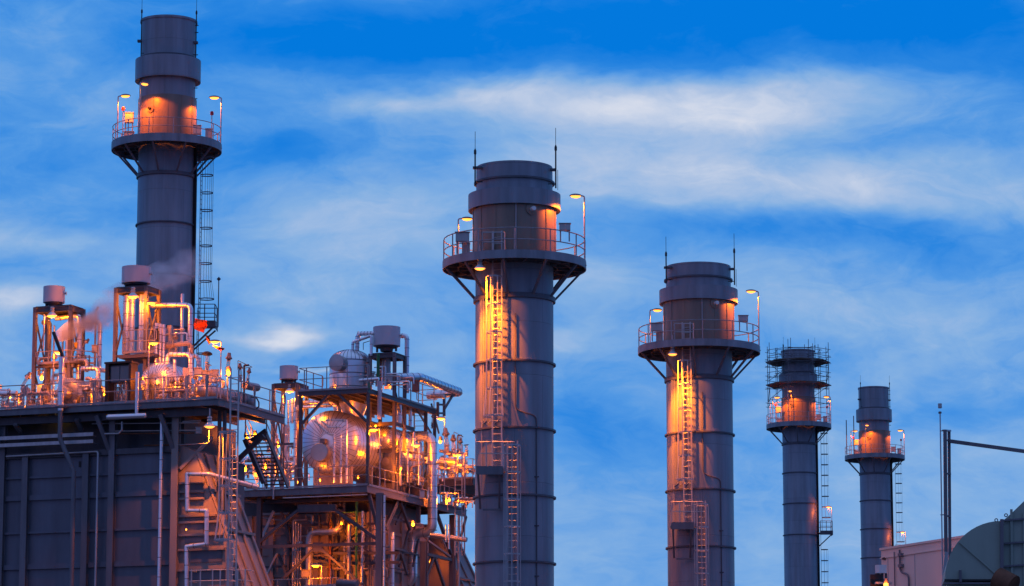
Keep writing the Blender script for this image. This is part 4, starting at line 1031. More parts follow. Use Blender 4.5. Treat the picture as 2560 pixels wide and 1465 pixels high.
cabinet(F1.fb('P', 470, 580, -2.8), .2, .55, .3, 'white upright casing right of the yellow-lit one', name='equipment_case')
cabinet(F1.fb('P', 545, 530, -2.6), .34, .3, .3, 'pale boxed transmitter near the corner lamp pole')
# davit
q = F1.fb('P', 955, 700, -1.4)
t = thing('davit', 'dark davit post with short top arm on the right side of the left deck', 'davit', V((q.x, q.y, zdk)))
tp = F1.fb('P', 955, 412, -1.4); part('post', MB().tube([V((q.x, q.y, zdk)), tp, F1.fb('P', 1020, 408, -1.4)], .05, 8, .05), M['steel'], t)
mb = MB(); pts = F1.line('P', -1.8, (865, 470), (868, 345), (1065, 435), (880, 458))
for p0, p1 in zip(pts, pts[1:]): mb.tube([p0, p1], .016, 5)
solo('wire_frame', 'thin three cornered wire frame beside the davit', 'frame', mb, M['steel'])
# swinging chain gate loop of the side rail
mb = MB(); z0 = zdk
pts = F1.line('P', -.6, (1050, 850), (1130, 870), (1160, 930), (1160, 990), (1120, 1020), (1050, 1020)); mb.tube(pts, .035, 6, .06)
mb.bar(F1.fb('P', 1107, 870, -.6), F1.fb('P', 1107, 1060, -.6), .05)
solo('safety_gate', 'dark rounded safety gate loop on the side rail of the left deck', 'gate', mb, M['steel'])
# stair from the left deck down to the vessel deck, crossed braces
def stair(label, p0, p1, width, n=14):
    t = thing('steel_stair', label, 'stair', V((p1.x, p1.y, p1.z)))
    d = p1 - p0; h = V((d.x, d.y, 0)).normalized(); s = V((-h.y, h.x, 0)) * width / 2
    for k in (-1, 1):
        part('stringer', MB().bar(p0 + s * k, p1 + s * k, .07, .26), M['steel'], t)
        mb = MB()
        for hh in (.55, 1.05): mb.tube([p0 + s * k + Z * hh, p1 + s * k + Z * hh], .024, 6)
        for i in range(5): q = p0.lerp(p1, (i + .1) / 4.2) + s * k; mb.bar(q, q + Z * 1.05, .045)
        part('handrail', mb, M['rail'], t)
    for i in range(n):
        q = p0.lerp(p1, (i + .5) / n); part('tread', MB().cbox(q, h * .26, s * 2, Z * .04), M['steel'], t)
    return t
k0 = F1.loc(F1.fb('Q', 340, 420, 2.2))
stair('dark steel stair descending from the left deck towards the vessel deck', F1.fb('Q', 355, 510, 2.2), F1.fb('Q', 690, 1310, 6.0), 1.05)
t = thing('braced_bent', 'crossed dark braces under the right end of the left deck', 'steel frame', F1.p(aR - .3, 1.5, zdk - 4))
for x0, y0, x1, y1, b in ((85, 910, 480, 540, .4), (195, 600, 480, 1260, 1.2), (520, 460, 300, 620, 1.4)):
    part('brace', MB().bar(F1.fb('Q', x0, y0, b), F1.fb('Q', x1, y1, b), .19), M['steel'], t)
for x in (1720 / 3.1309, 1760 / 3.1309):
    p0 = F1.fb('s', x + 0, 1025, -3.4); part('post', MB().ibeam(V((p0.x, p0.y, zdk - 5)), V((p0.x, p0.y, zdk - .4)), .14, .14), M['steel'], t)

# ================================================================== unit two: the vessel plant between the left casing and the stacks
E_ = lambda b, *xy: F2.line('E', b, *xy)
zv = F2.zb('E', 600, 1392, BF)
aR2 = F2.ab('E', 1133, 1383, BF); aL2 = F2.ab('E', 20, 1430, BF)
bE = F2.loc(F2.fa('S', 635, 815, aR2)).y
zu = F2.zb('E', 860, 617, BF); bU = F2.loc(F2.fa('E', 1690, 712, aR2)).y; aU = F2.ab('E', 590, 630, BF)
t = thing('vessel_deck', 'steel deck with heavy dark edge beams carrying the big round drum', 'platform', F2.p(aR2 - 6, 0, zv - .5))
part('deck_plate', fbox(F2, MB(), aL2, aR2 - .03, BF + .05, bE, zv - .05, zv), M['plate'], t)
part('edge_beam', MB().ibeam(F2.p(aL2, BF, zv - .2), F2.p(aR2, BF, zv - .2), .14, .38), M['steel2'], t)
part('edge_beam', MB().ibeam(F2.p(aR2, BF - .07, zv - .2), F2.p(aR2, bE, zv - .2), .14, .38), M['steel2'], t)
for i in range(9):
    a = aR2 - .6 - i * 1.2
    part('cross_beam', MB().ibeam(F2.p(a, BF + .07, zv - .2), F2.p(a, 4, zv - .2), .12, .28), M['steel'], t)
for i in range(6):
    b = BF + 2 + i * 2.2
    part('cross_beam', MB().ibeam(F2.p(aR2 - 4, b, zv - .22), F2.p(aR2 - .07, b, zv - .22), .12, .28), M['steel'], t)
railing(t, [F2.p(aL2 + .2, BF, zv), F2.p(aR2, BF, zv), F2.p(aR2, bE - 5.2, zv)], 1.1, 1.7)
rb0 = F2.loc(F2.fa('S', 415, 740, aR2)).y
railing(t, [F2.p(aR2, rb0, zv), F2.p(aR2, bE, zv), F2.p(aR2 - 1.4, bE, zv)], 1.1, 1.3)
railing(t, [F2.p(aL2 - .4, 1.2, zv), F2.p(F2.ab('E', 560, 1300, 1.2), 1.2, zv)], 1.1, 1.3)
t = thing('upper_platform', 'upper railed platform around the upright domed vessel', 'platform', F2.p(aR2 - 4, 0, zu - .4))
part('deck_plate', fbox(F2, MB(), aU, aR2 - .03, BF + .05, bU, zu - .04, zu), M['plate'], t)
part('edge_beam', MB().ibeam(F2.p(aU, BF, zu - .13), F2.p(aR2, BF, zu - .13), .12, .26), M['steel'], t)
part('edge_beam', MB().ibeam(F2.p(aR2, BF - .06, zu - .13), F2.p(aR2, bU, zu - .13), .12, .26), M['steel'], t)
for i in range(7): part('cross_beam', MB().ibeam(F2.p(aU + .2 + i * (aR2 - aU - .4) / 6, BF + .06, zu - .14), F2.p(aU + .2 + i * (aR2 - aU - .4) / 6, bU, zu - .14), .1, .2), M['steel'], t)
railing(t, [F2.p(aU, BF + 3.2, zu), F2.p(aU, BF, zu), F2.p(aR2 - .02, BF, zu)], 1.3, 1.25)
railing(t, [F2.p(aR2, -.2, zu), F2.p(aR2, bU, zu), F2.p(aR2 - 1.2, bU, zu)], 1.25, 1.7)
for x0, y0, x1, y1 in ((832, 648, 612, 890), (905, 648, 1130, 868)):
    part('knee_brace', MB().bar(F2.fb('E', x0, y0, BF + .1), F2.fb('E', x1, y1, BF + .1), .16, .13), M['steel'], t)
for b in (BF + .1, bU - .2, bU - 1.6):
    part('column', MB().ibeam(F2.p(aR2 - .1 if b > 0 else aR2 - .02, b, zv), F2.p(aR2 - .1 if b > 0 else aR2 - .02, b, zu - .26), .15, .15), M['steel'], t)
part('column', MB().ibeam(F2.p(aU + .1, BF + .1, zv), F2.p(aU + .1, BF + .1, zu - .26), .17, .17), M['steel'], t)
for (x0, y0, x1, y1) in ((1640, 725, 1700, 960), (1640, 960, 1500, 730)):
    part('brace', MB().bar(F2.fa('E', x0, y0, aR2 - .12), F2.fa('E', x1, y1, aR2 - .12), .08), M['steel'], t)

# big horizontal drum
bd, bc_, br = drum(F2, 'huge clad drum with round dished end and radiating seams on the vessel deck', 'E', 843, 1030, 252, -2.9, 7.0, 'alu', .30)
q = F2.fb('E', 765, 1112, -3.65)
solo('drum_manhole', 'round brown manhole cover sticking out of the huge drum end', 'manhole cover', MB().lathe([(.001, -.25), (.49, -.25), (.52, -.22), (.52, .7)], q, F2.u, 32), M['alud'])
q = F2.fb('E', 787, 1022, -3.6); solo('drum_nameplate', 'small dark box in the centre of the huge drum end', 'box', MB().cbox(q, F2.v * .27, F2.u * .35, Z * .26), M['steel2'])
for pts, w in (((( 718, 862), (832, 967), (872, 967), (872, 1352)), 'lowest and leftmost'), (((772, 862), (832, 912), (925, 912), (925, 1352)), 'middle'), (((805, 857), (970, 857), (970, 1352)), 'uppermost and rightmost')):
    pipe('slim clad pipe bending down across the huge drum end, the %s of three' % w, E_(-4.0, *pts), .055, 'alu', .001, .7, 'drain_pipe', n=10)
for i, x in enumerate((872, 925, 970)):
    solo('pipe_flange', 'small grey flange joint on the %s slim pipe below the huge drum' % ('left', 'middle', 'right')[i], 'flange', MB().cbox(F2.fb('E', x, 1218, -4.0), F2.v * .17, F2.u * .17, Z * .12), M['alud'])
drum(F2, 'orange-lit clad drum end low behind the tower columns right of the huge drum', 'E', 1300, 1190, 150, 1.0, 4.0, 'alud', .4)
drum(F2, 'shadowed clad drum above the orange one behind the lamp pole', 'E', 1255, 1010, 110, .6, 4.0, 'alu', .4)
# upright domed vessel
q = F2.fb('E', 997, 500, 0); q0 = V((q.x, q.y, 0)); kE = (q - EYE).length / FPX / 3.1647
r = 162 * kE; z1, zt_, zb_ = F2.zb('E', 997, 395, 0), F2.zb('E', 997, 300, 0), F2.zb('E', 997, 640, 0)
t = thing('domed_vessel', 'upright clad vessel with ribbed domed top on the upper platform', 'vessel', q0 + Z * (zb_ - 2))
pf = [(.02, zb_ - 2.2), (.5, zb_ - 2.1), (r, zb_ - .3), (r, z1)] + [(r * math.cos(i * math.pi / 16), z1 + (zt_ - z1) * math.sin(i * math.pi / 16)) for i in range(1, 8)] + [(.01, zt_)]
part('vessel_shell', MB().lathe(pf, q0, Z, 48), M['alu'], t)
sm = MB()
for j in range(30):
    a = j * math.pi / 15; d = V((math.cos(a), math.sin(a), 0)); P = [q0 + d * (r * 1.004) + Z * (zb_)] + [q0 + d * (r * 1.004 * math.cos(i * math.pi / 14)) + Z * (z1 + (zt_ - z1) * 1.01 * math.sin(i * math.pi / 14)) for i in range(0, 7)]
    for p0, p1 in zip(P[1:], P[2:]): sm.bar(p0, p1, .025, .014, d)
part('dome_rib', sm, M['seam'], t)
sm = MB()
for h in (z1, z1 - .75, z1 - 1.5): sm.lathe([(r + .001, h - .03), (r + .015, h - .02), (r + .015, h + .02), (r + .001, h + .03)], q0, Z, 48)
part('seam_band', sm, M['seam'], t)
d = V((-.42, -.9, 0)).normalized(); pq = F2.fb('E', 948, 432, 0); pq = V((q0.x, q0.y, pq.z))
part('manway', MB().lathe([(.44, r * .6), (.44, r + .42), (.47, r + .44), (.47, r + .50), (.40, r + .52), (.001, r + .53)], pq, d, 32), M['alud'], t)
# pipes above the vessel
pp = E_(0, (1052, 320), (1058, 172), (1200, 168)); pipe('fat clad pipe looping off the dome towards the silencer', pp, .125, 'alu', .28, .2)
pp = E_(-.4, (1018, 300), (1020, 240), (1166, 186)); pp += F2.vert('E', 1166, 186, 345, -.4)[1:]
pipe('slimmer bright clad pipe crossing in front of the fat loop over the dome', pp, .085, 'alu', .10, .6)
pp = E_(-.6, (1102, 300), (1102, 245), (1155, 228)); pipe('thin black bent conduit above the dome', pp, .022, 'steel', .03, 0, 'small_pipe', n=6)
pp = E_(1.5, (1380, 190), (1448, 186)); pp += F2.vert('E', 1448, 186, 640, 1.5)[1:]
pipe('clad downpipe hooking over behind the right side of the largest silencer', pp, .135, 'alu', .3, .5)
# largest silencer tower
bt = F2.loc(F2.fa('E', 1350, 900, aR2 - .2)).y
s_ = vent_tower(F2, 'dark steel tower of tall columns under the largest silencer', 'E', 1287, 128, 278, 108, bt + .75, (1157, 1350), 'largest pale lilac vent silencer above the vessel deck', zv, 333, 1.5, False, 'steel2')
_, pcS, rS, (ta0, ta1, tb0, tb1, tzt) = s_
t = [o for o in C.objects if o.name.startswith('support_tower')][-1]
t = sorted([o for o in bpy.data.objects if o.name.startswith('support_tower')], key=lambda o: o.name)[-1]
for (x0, y0, x1, y1) in ((1358, 640, 1425, 920), (1425, 930, 1360, 1090), (1360, 1230, 1420, 1370)):
    part('brace', MB().bar(F2.fa('E', x0, y0, ta1 + .06), F2.fa('E', x1, y1, ta1 + .06), .09), M['steel2'], t)
for y in (885, 1095):
    z = F2.zb('E', 1300, y, tb0)
    part('tie_beam', MB().ibeam(F2.p(ta0 - .9, tb0, z), F2.p(ta1, tb0, z), .13, .22), M['steel'], t)
    part('tie_beam', MB().ibeam(F2.p(ta1, tb0, z), F2.p(ta1, tb1 + 1.5, z), .13, .22), M['steel'], t)
pipe('clad riser below the neck of the largest silencer', [V((pcS.x, pcS.y, F2.zb('E', 1290, 560, bt))), V((pcS.x, pcS.y, F2.zb('E', 1290, 330, bt)))], .24, 'alud', 0, .5)
# long pipe on the right of the upper platform
k0 = F2.fa('R', 450, 800, aR2 + .35); pp = [k0 - F2.v * 1.2, k0]
pp = [F2.fa('R', 420, 800, aR2 - .6), F2.fa('R', 830, 800, aR2 + .25), F2.fa('R', 1400, 1012, aR2 + .3)]
pp.append(F2.p(aR2 - 1.8, F2.loc(pp[-1]).y + .2, pp[-1].z - .05))
pipe('long fat clad pipe along the right of the upper platform, turning back at its end', pp, .24, 'alu', .3, .5, n=18)
bp = F2.loc(pp[2]).y - 1.3
t = thing('pipe_bracket', 'dark ladder-like bracket frame under the end of the long fat pipe', 'bracket', F2.fa('R', 1130, 1400, aR2 + .2))
for x in (1090, 1178): part('post', MB().bar(F2.fa('R', x, 1040 if x > 1100 else 1150, aR2 + .2), F2.fa('R', x, 1350, aR2 + .2), .13), M['steel'], t)
for y in (1185, 1305): part('rung', MB().bar(F2.fa('R', 1095, y, aR2 + .2), F2.fa('R', 1178, y, aR2 + .2), .11), M['steel'], t)
part('top_arm', MB().bar(F2.fa('R', 1170, 1045, aR2 + .2), F2.fa('R', 1330, 1045, aR2 + .2), .12), M['steel'], t)
part('diagonal', MB().bar(F2.fa('R', 1300, 1050, aR2 + .2), F2.fa('R', 1185, 1240, aR2 + .2), .11), M['steel'], t)
pipe('short pale pipe crossing below the long fat pipe', [F2.fb('R', 1000, 1060, 4.5), F2.fb('R', 1180, 1070, 4.5)], .12, 'alud', 0, 0)
pipe('pale lilac vertical pipe left of the tower columns', F2.vert('E', 1231, 548, 848, -3.2), .12, 'lav', 0, 0, 'vertical_pipe')
pp = [F2.fb('E', 1072, 542, -3.6), F2.fb('E', 1225, 528, -3.6)]; pipe('stubby clad pipe end pointing left beside the green riser', pp, .095, 'alu', 0, .5)
g0 = F2.vert('E', 1141, 560, 1385, -4.45)
pipe('green painted riser in front of the vessel deck corner', g0, .085, 'green', 0, 0, 'green_pipe')
pipe('second green riser under the largest silencer', F2.vert('E', 1220, 330, 540, -1.0), .085, 'green', 0, 0, 'green_pipe')
pipe('lower green riser running down the open steel bay under the vessel deck', F2.vert('T', 1495, 290, 1420, -3.2), .065, 'green', 0, 0, 'green_pipe')
pipe('thin green branch crossing beneath the vessel deck', [F2.fb('T', 1240, 445, -3.2), F2.fb('T', 1560, 440, -3.2)], .025, 'green', 0, 0, 'green_pipe')
# pipes at the left of the drum
pp = E_(-1.5, (600, 722), (840, 706), (905, 745), (905, 800)); pipe('clad pipe arching over into the top of the huge drum', pp, .14, 'alu', .3, .25)
pp = E_(-3.2, (585, 755), (850, 742)); pipe('straight clad pipe just below the arch at the huge drum', pp, .08, 'alu', 0, .5)
pipe('bright clad riser left of the huge drum', F2.vert('E', 567, 752, 1212, -4.2), .09, 'alu', 0, .5)
solo('end_flange', 'square grey flange end on the straight pipe left of the huge drum', 'flange', MB().cbox(F2.fb('E', 598, 754, -3.3), F2.v * .26, F2.u * .2, Z * .24), M['alud'])
vent_tower(F2, 'slender steel tower carrying the smaller silencer left of the huge drum', 'E', 513, 434, 540, 73, -1.4, (392, 580), 'smaller lilac vent silencer at the left corner of the upper platform', zv, 572, 1.3)
for i, (x, w, y0) in enumerate(((540, .10, 690), (510, .06, 700), (468, .035, 650), (563, .05, 680))):
    pipe('lamp-lit riser under the smaller silencer, %s' % ('fattest', 'grey and slim', 'thin at the left', 'slim at the right')[i], F2.vert('E', x, y0, 880 + 40 * i, -1.4), w, 'alu', 0, .5, 'tower_pipe')
# lamps of the vessel plant
pendant_lamp(F2.fb('E', 520, 625, -2.0), 'glowing lamp under the table of the smaller silencer', 260, 1.0, .1)
pendant_lamp(F2.fb('E', 615, 660, -4.2), 'glowing lamp under the left corner of the upper platform', 130, .9, .1)
pole_lamp(V((F2.fb('E', 1232, 1330, BF + .6).x, F2.fb('E', 1232, 1330, BF + .6).y, zv)), F2.zb('E', 1232, 928, BF + .6) - zv, (-1, 0), 'sodium lamp on pole before the green riser right of the huge drum', 520, .15, 1.0)
pendant_lamp(F2.fa('E', 1515, 1052, aR2 + .1), 'glowing lamp hanging inside the bend of the fat silver downpipe', 380, 1.0, .2)
b_ = F2.fa('E', 1745, 1250, aR2 - .5); pole_lamp(V((b_.x, b_.y, zv)), F2.fa('E', 1745, 840, aR2 - .5).z - zv, (-1, 0), 'twin glowing lamp below the pipe bracket at the right of the vessel plant', 220, .05, .95)
q = F2.fa('E', 1900, 1300, aR2); pole_lamp(V((q.x, q.y, zv)), F2.fa('E', 1900, 1128, aR2).z - zv, (-1, 0), 'sodium lamp on pole over the railed right end of the vessel plant', 320, .2, 1.1)
bulkhead_lamp(F2.fb('E', 425, 1050, 6), (0, -1), 'jar lamp among pipes behind the dark steel stair', 350, 1.5)
bulkhead_lamp(F2.fb('E', 605, 888, -2.0), (0, -1), 'tiny jar lamp behind the bright riser left of the huge drum', 90, .7)
bulkhead_lamp(F2.fa('E', 1712, 1025, aR2 - .2), (-.5, -1), 'jar lamp on the column under the pipe bracket', 130, 1.0)
t = bulkhead_lamp(F2.fb('E', 590, 1345, BF + .3), (0.3, -1), 'low lamp by the foot of the bright riser on the vessel deck', 160, .9)
b_ = F2.fb('F', 912, 1100, -5.2); pole_lamp(b_, F2.zb('F', 912, 872, -5.2) - b_.z, (-1, 0), 'sodium lamp on yellow pole in the open steel bay under the vessel deck', 600, .12, 1.0)
bulkhead_lamp(F2.fb('F', 1770, 488, -1.5), (-.3, -1), 'jar lamp under the right side of the vessel deck', 260, 1.0)
bulkhead_lamp(F2.fb('S', 330, 1250, bE - .9), (.3, -1), 'low jar lamp before the second outlet duct', 60, 1.0)
solo('fluorescent_light', 'long glowing strip light under the vessel deck edge', 'lamp', MB().bar(F2.fb('T', 480, 246, BF + .35), F2.fb('T', 1640, 197, BF + .35), .05, .05), M['alu'])

# steel frame below the vessel deck
bf = -4.1
t = thing('steel_structure', 'dark braced steel frame of columns and beams below the vessel deck', 'steel frame', F2.p(aR2 - 5, 0, 0))
def fbar(n, pts, w, h=None, m='steel', b=bf, ib=False):
    p0, p1 = F2.fb('T', pts[0], pts[1], b), F2.fb('T', pts[2], pts[3], b)
    mb = MB(); (mb.ibeam if ib else mb.bar)(p0, p1, w, h or w); part(n, mb, M[m], t)
for x, w in ((1810, .34), (155, .26), (1215, .16)):
    p = F2.fb('T', x, 800, bf if x != 1215 else -2.4); part('column', MB().ibeam(V((p.x, p.y, 0)), V((p.x, p.y, zv - .4)), w, w), M['steel2' if x == 1810 else 'steel'], t)
fbar('beam', (150, 920, 1770, 872), .16, .16)
fbar('beam', (150, 240, 1640, 190), .14, .2, b=-2.4)
fbar('beam', (690, 395, 1210, 385), .2, .42); fbar('beam', (640, 330, 1330, 350), .12, .12, b=-2.6)
fbar('brace', (690, 420, 165, 850), .22, .16); fbar('brace', (1210, 420, 1775, 815), .2, .16)
fbar('brace', (355, 425, 190, 800), .16, .1, 'galv', -3.2); fbar('brace', (460, 440, 600, 860), .14, .12, 'steel', -2.9)
fbar('brace', (890, 960, 490, 1350), .16, .13); fbar('brace', (1010, 950, 1570, 1440), .14, .12)
fbar('gusset', (890, 925, 1030, 920), .10, .5); fbar('brace', (420, 1020, 590, 1450), .14, .12, 'steel', -2.9); fbar('brace', (400, 1010, 240, 1350), .13, .1, 'galv', -3.0)
fbar('brace', (1660, 180, 1795, 720), .17, .13); fbar('beam', (890, 1100, 1200, 1160), .1, .1, 'steel', -2.9); fbar('beam', (1220, 1150, 2088, 1130), .13, .16, 'steel', -2.6)
fbar('beam', (1100, 1010, 2088, 1000), .13, .16, 'steel', -2.7)
def sbar(n, c, x0, y0, x1, y1, w, h=None, m='steel', off=-.25):
    part(n, MB().bar(F2.fa(c, x0, y0, aR2 + off), F2.fa(c, x1, y1, aR2 + off), w, h or w), M[m], t)
for x in (225, 518): 
    p = F2.fa('S', x, 1100, aR2 - .25); p2 = F2.fa('S', x, 740 if x > 300 else 720, aR2 - .25)
    part('column', MB().ibeam(V((p.x, p.y, 0 if x > 300 else p2.z - 1.3)), V((p.x, p.y, zv - .4)), .3 if x > 300 else .2, .3 if x > 300 else .2), M['steel2'], t)
sbar('brace', 'F', 1625, 285, 1515, 540, .14); sbar('brace', 'F', 1650, 285, 1740, 540, .14); sbar('brace', 'S', 45, 720, -60, 950, .15); sbar('brace', 'S', 390, 850, 505, 1180, .17)
sbar('beam', 'S', -80, 955, 230, 975, .12, .2, 'steel', -1.0); sbar('beam', 'S', 300, 1185, 505, 1232, .16); sbar('brace', 'S', 300, 1065, 495, 1205, .16, .1, 'duct')
sbar('brace', 'S', 352, 1215, 295, 1370, .14); sbar('brace', 'S', 366, 1215, 450, 1470, .14); sbar('brace', 'S', 636, 860, 590, 1040, .12)
sbar('beam', 'F', 1500, 690, 1700, 740, .13); sbar('brace', 'F', 1635, 745, 1510, 1040, .13); sbar('brace', 'F', 1650, 750, 1715, 960, .11)
pa = F2.fa('S', 272, 1075, aR2 + .1); part('column', MB().ibeam(V((pa.x, pa.y, 0)), pa, .36, .3), M['steel2'], t)

for i, (x0, y0, x1, y1, w_, b) in enumerate(((240, 300, 1700, 262, .18, -3.4), (560, 470, 560, 1456, .13, -2.7), (1130, 300, 1130, 1456, .14, -2.8), (1680, 300, 1680, 1456, .13, -2.6),
        (200, 640, 1100, 610, .12, -2.7), (1130, 620, 1780, 600, .12, -2.7), (200, 1200, 1120, 1165, .12, -2.6), (1240, 700, 1680, 1000, .1, -2.7), (1150, 980, 1660, 620, .09, -2.6), (1320, 290, 1320, 620, .1, -3.0), (980, 480, 980, 900, .1, -2.9))):
    fbar('tie_bar' if i > 3 else 'beam', (x0, y0, x1, y1), w_, w_, 'steel', b)
for x0, y0, x1, y1 in ((0, 880, 250, 940), (10, 1150, 225, 1190), (0, 1290, 130, 1330), (120, 740, 30, 930), (140, 980, 60, 1290), (240, 990, 180, 1290)):
    sbar('tie_bar', 'S', x0, y0, x1, y1, .1, .1, 'steel', -.4)

# second casing behind the frame, with its own outlet duct
t = thing('boiler_casing', 'brown-lit casing wall with wide flanges behind the braced frame under the vessel deck', 'boiler', F2.p(-22, 0, 0))
bw2 = -1.9
zc2 = F2.zb('T', 800, 470, bw2)
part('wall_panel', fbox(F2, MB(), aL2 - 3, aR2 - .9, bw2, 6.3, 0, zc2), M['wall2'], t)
part('upper_wall', fbox(F2, MB(), aL2 - 3, aR2 - 1.3, bw2 + 1.0, 6, zc2 + .01, zv - .35), M['steel'], t)
for i, x in enumerate((-200, 40, 320, 560, 935, 1085, 1300, 1580)):
    p = F2.fb('T', x, 900, bw2 - .1); part('flange', MB().bar(V((p.x, p.y, 0)), V((p.x, p.y, zc2)), .3 if i % 2 == 0 else .16, .14, F2.u), M['wall2' if i % 3 else 'steel2'], t)
for y in (720, 1000, 1300):
    z = F2.zb('T', 900, y, bw2); part('girt', fbox(F2, MB(), aL2 - 3, aR2 - .92, bw2 - .09, bw2 - .002, z - .09, z + .09), M['wall2'], t)
for k, b in enumerate((-1.7, .4, 2.4, 4.4, 6.1)):
    part('flange', MB().bar(F2.p(aR2 - .83, b, 0), F2.p(aR2 - .83, b, zc2), .14, .3, F2.u), M['wall2'], t)
for y in (800, 1000, 1250):
    z = F2.fa('F', 1700, y * .75, aR2 - .8).z; part('girt', fbox(F2, MB(), aR2 - .897, aR2 - .81, bw2, 6.3, z - .09, z + .09), M['wall2'], t)
bk = bE + .2; P_ = [F2.loc(F2.fb('S', x, y, bk)) for x, y in ((250, 1035), (405, 1035), (600, 1456))]
s2 = (P_[2].x - P_[1].x) / (P_[1].z - P_[2].z)
wd2 = wedge(F2, 'orange-lit outlet duct falling away at the right of the braced frame', P_[1].x, [(P_[0].x, 0), (P_[1].x + s2 * P_[1].z, 0), (P_[1].x, P_[1].z), (P_[0].x, P_[0].z)], bk, bk + 3)
for b in (bk + .1, bk + 1.5, bk + 2.9):
    part('slope_rib', MB().bar(F2.p(P_[1].x + .08, b, P_[1].z), F2.p(P_[1].x + .08 + s2 * (P_[1].z - 1), b, 1), .07, .2, F2.u), M['duct'], wd2)
z = F2.zb('S', 540, 1392, bk); a = P_[1].x + s2 * (P_[1].z - z)
part('cross_rib', MB().bar(F2.p(a + .1, bk - .1, z), F2.p(a + .1, bk + 3.2, z), .2, .14), M['duct'], wd2)
part('foot_ledge', MB().bar(F2.fb('S', 540, 1388, bk - .2), F2.fb('S', 675, 1412, bk - .2), .16, .1), M['duct'], wd2)

# fat silver downpipe with its bends
pp = [F2.fa('S', 60, 172, aR2 + .1), F2.fa('S', 345, 172, aR2 + .45)]
bx = F2.loc(pp[1]).y
g_ = lambda x, y: F2.fb('S', x, y, bx)
pp = [g_(100, 172), g_(346, 172), g_(346, 1000), g_(176, 1000), g_(176, 1405), g_(60, 1480)]
pipe('fat silver downpipe with tight bends at the right of the vessel plant', pp, .275, 'alu', .58, .62, n=20)
sm = MB()
for (cx, cy, sx, sy) in ((346, 172, -1, 1), (346, 1000, -1, -1), (176, 1000, 1, 1)):
    pass
pp = [F2.fb('S', 330, 1022, 1.5), F2.fb('S', 640, 1060, 1.5)]; pipe('short pale pipe pointing right from behind the downpipe bend', pp, .14, 'alud', 0, 0)
pipe('clad pipe down the right side of the corner column under the vessel deck', F2.vert('T', 1874, 210, 1480, bf - .25), .055, 'alu', 0, .8, 'drain_pipe')
pipe('clad drain pipe down the far right frame column', F2.vert('S', 573, 850, 1470, 3.2), .075, 'alud', 0, .8, 'drain_pipe')
for i, (x, y0) in enumerate(((622, 560), (655, 570), (692, 590), (725, 600))):
    pipe('slim tall pipe in the open bay, %s of four side by side' % ('leftmost', 'second', 'third', 'rightmost')[i], F2.vert('T', x, y0, 1500, -3.4 + .1 * i), .034, 'alud', 0, .8, 'drain_pipe')
pipe('thin pipe capping the four slim pipes in the open bay', F2.line('T', -3.4, (622, 562), (640, 552), (800, 546)), .034, 'alud', .05, 0, 'small_pipe')
pp = [F2.fb('T', 838, 1500, -3.2), F2.fb('T', 838, 720, -3.2), F2.fb('T', 1250, 712, -3.2), F2.fb('T', 1255, 500, -2.4)]
pipe('dull fat pipe with a broad bend in the middle of the open bay', pp, .19, 'alud', .5, .25, n=18)
for i, (x, y0, w, m_) in enumerate(((1390, 620, .10, 'alud'), (1570, 425, .055, 'alu'), (1130, 545, .07, 'rust'), (1985, 720, .11, 'alu'), (1135, 1215, .03, 'alu'))):
    pipe(('dull thick pipe left of the lower green riser', 'slim bright pipe right of the lower green riser', 'rusty brown pipe behind the broad bend', 'bright orange-lit pipe beside the corner column', 'short yellow-lit pipe right of the bay lamp')[i], F2.vert('T', x, y0, 1500, -3.0 if i != 3 else -1.2), w, m_, 0, .8, 'drain_pipe')
for i, x in enumerate((462, 478)):
    pipe('glowing slim pipe on the right casing edge, %s one' % ('left', 'right')[i], F2.vert('S', x + i * 10, 930, 1080 + 60 * i, -1.0), .05, 'alu', 0, .6, 'drain_pipe')
for i, (x0, y0, x1, y1, r_) in enumerate(((180, 468, 560, 462, .09), (190, 515, 500, 560, .04), (700, 780, 1000, 730, .05), (830, 560, 1200, 632, .035), (1240, 400, 1480, 520, .05))):
    pipe('orange-lit crossing pipe under the vessel deck, %s' % ('thick one at the left', 'thin one at the left', 'one beside the broad bend', 'slanting one above the broad bend', 'slanting one near the green branch')[i], F2.line('T', -2.4, (x0, y0), (x1, y1)), r_, 'alud', 0, 0, 'small_pipe')
for i, x in enumerate((960, 1105, 1265)):
    solo('hanger_rod', 'thin hanger plate under the vessel deck, %s' % ('left', 'middle', 'right')[i], 'hanger', MB().bar(F2.fb('T', x, 235, -3), F2.fb('T', x, 350, -3), .05, .03), M['duct'])
cabinet(F2.fb('T', 790, 1290, -3.8), .45, .38, .3, 'dark meter box on the broad pipe beside the bay lamp', m='steel2')
t = thing('service_platform', 'blue-grey platform edge with thin rail at the bottom of the open bay', 'platform', F2.fb('T', 1300, 1500, -5.4))
p0, p1, p2 = F2.fb('T', 770, 1450, -5.4), F2.fb('T', 1230, 1425, -5.4), F2.fb('T', 1500, 1420, -5.4)
part('edge_beam', MB().bar(p0 - Z * .1, p1 - Z * .1, .1, .2), M['galv'], t)
part('tank_top', MB().tube([p1 + Z * .05, p2 - Z * .05], .24, 14), M['steel2'], t)
q0, q1 = F2.fb('T', 240, 1375, -5.2), F2.fb('T', 1240, 1342, -5.2)
part('handrail', MB().tube([q0, q1], .024, 6), M['rail'], t)
for x in (405, 880): part('rail_post', MB().bar(F2.fb('T', x, 1365, -5.2), F2.fb('T', x, 1480, -5.2), .045), M['rail'], t)
pipe('slim standpipe through the left deck edge of the vessel plant', F2.vert('E', 393, 1280, 1480, BF - .15), .045, 'galv', 0, 0, 'small_pipe')

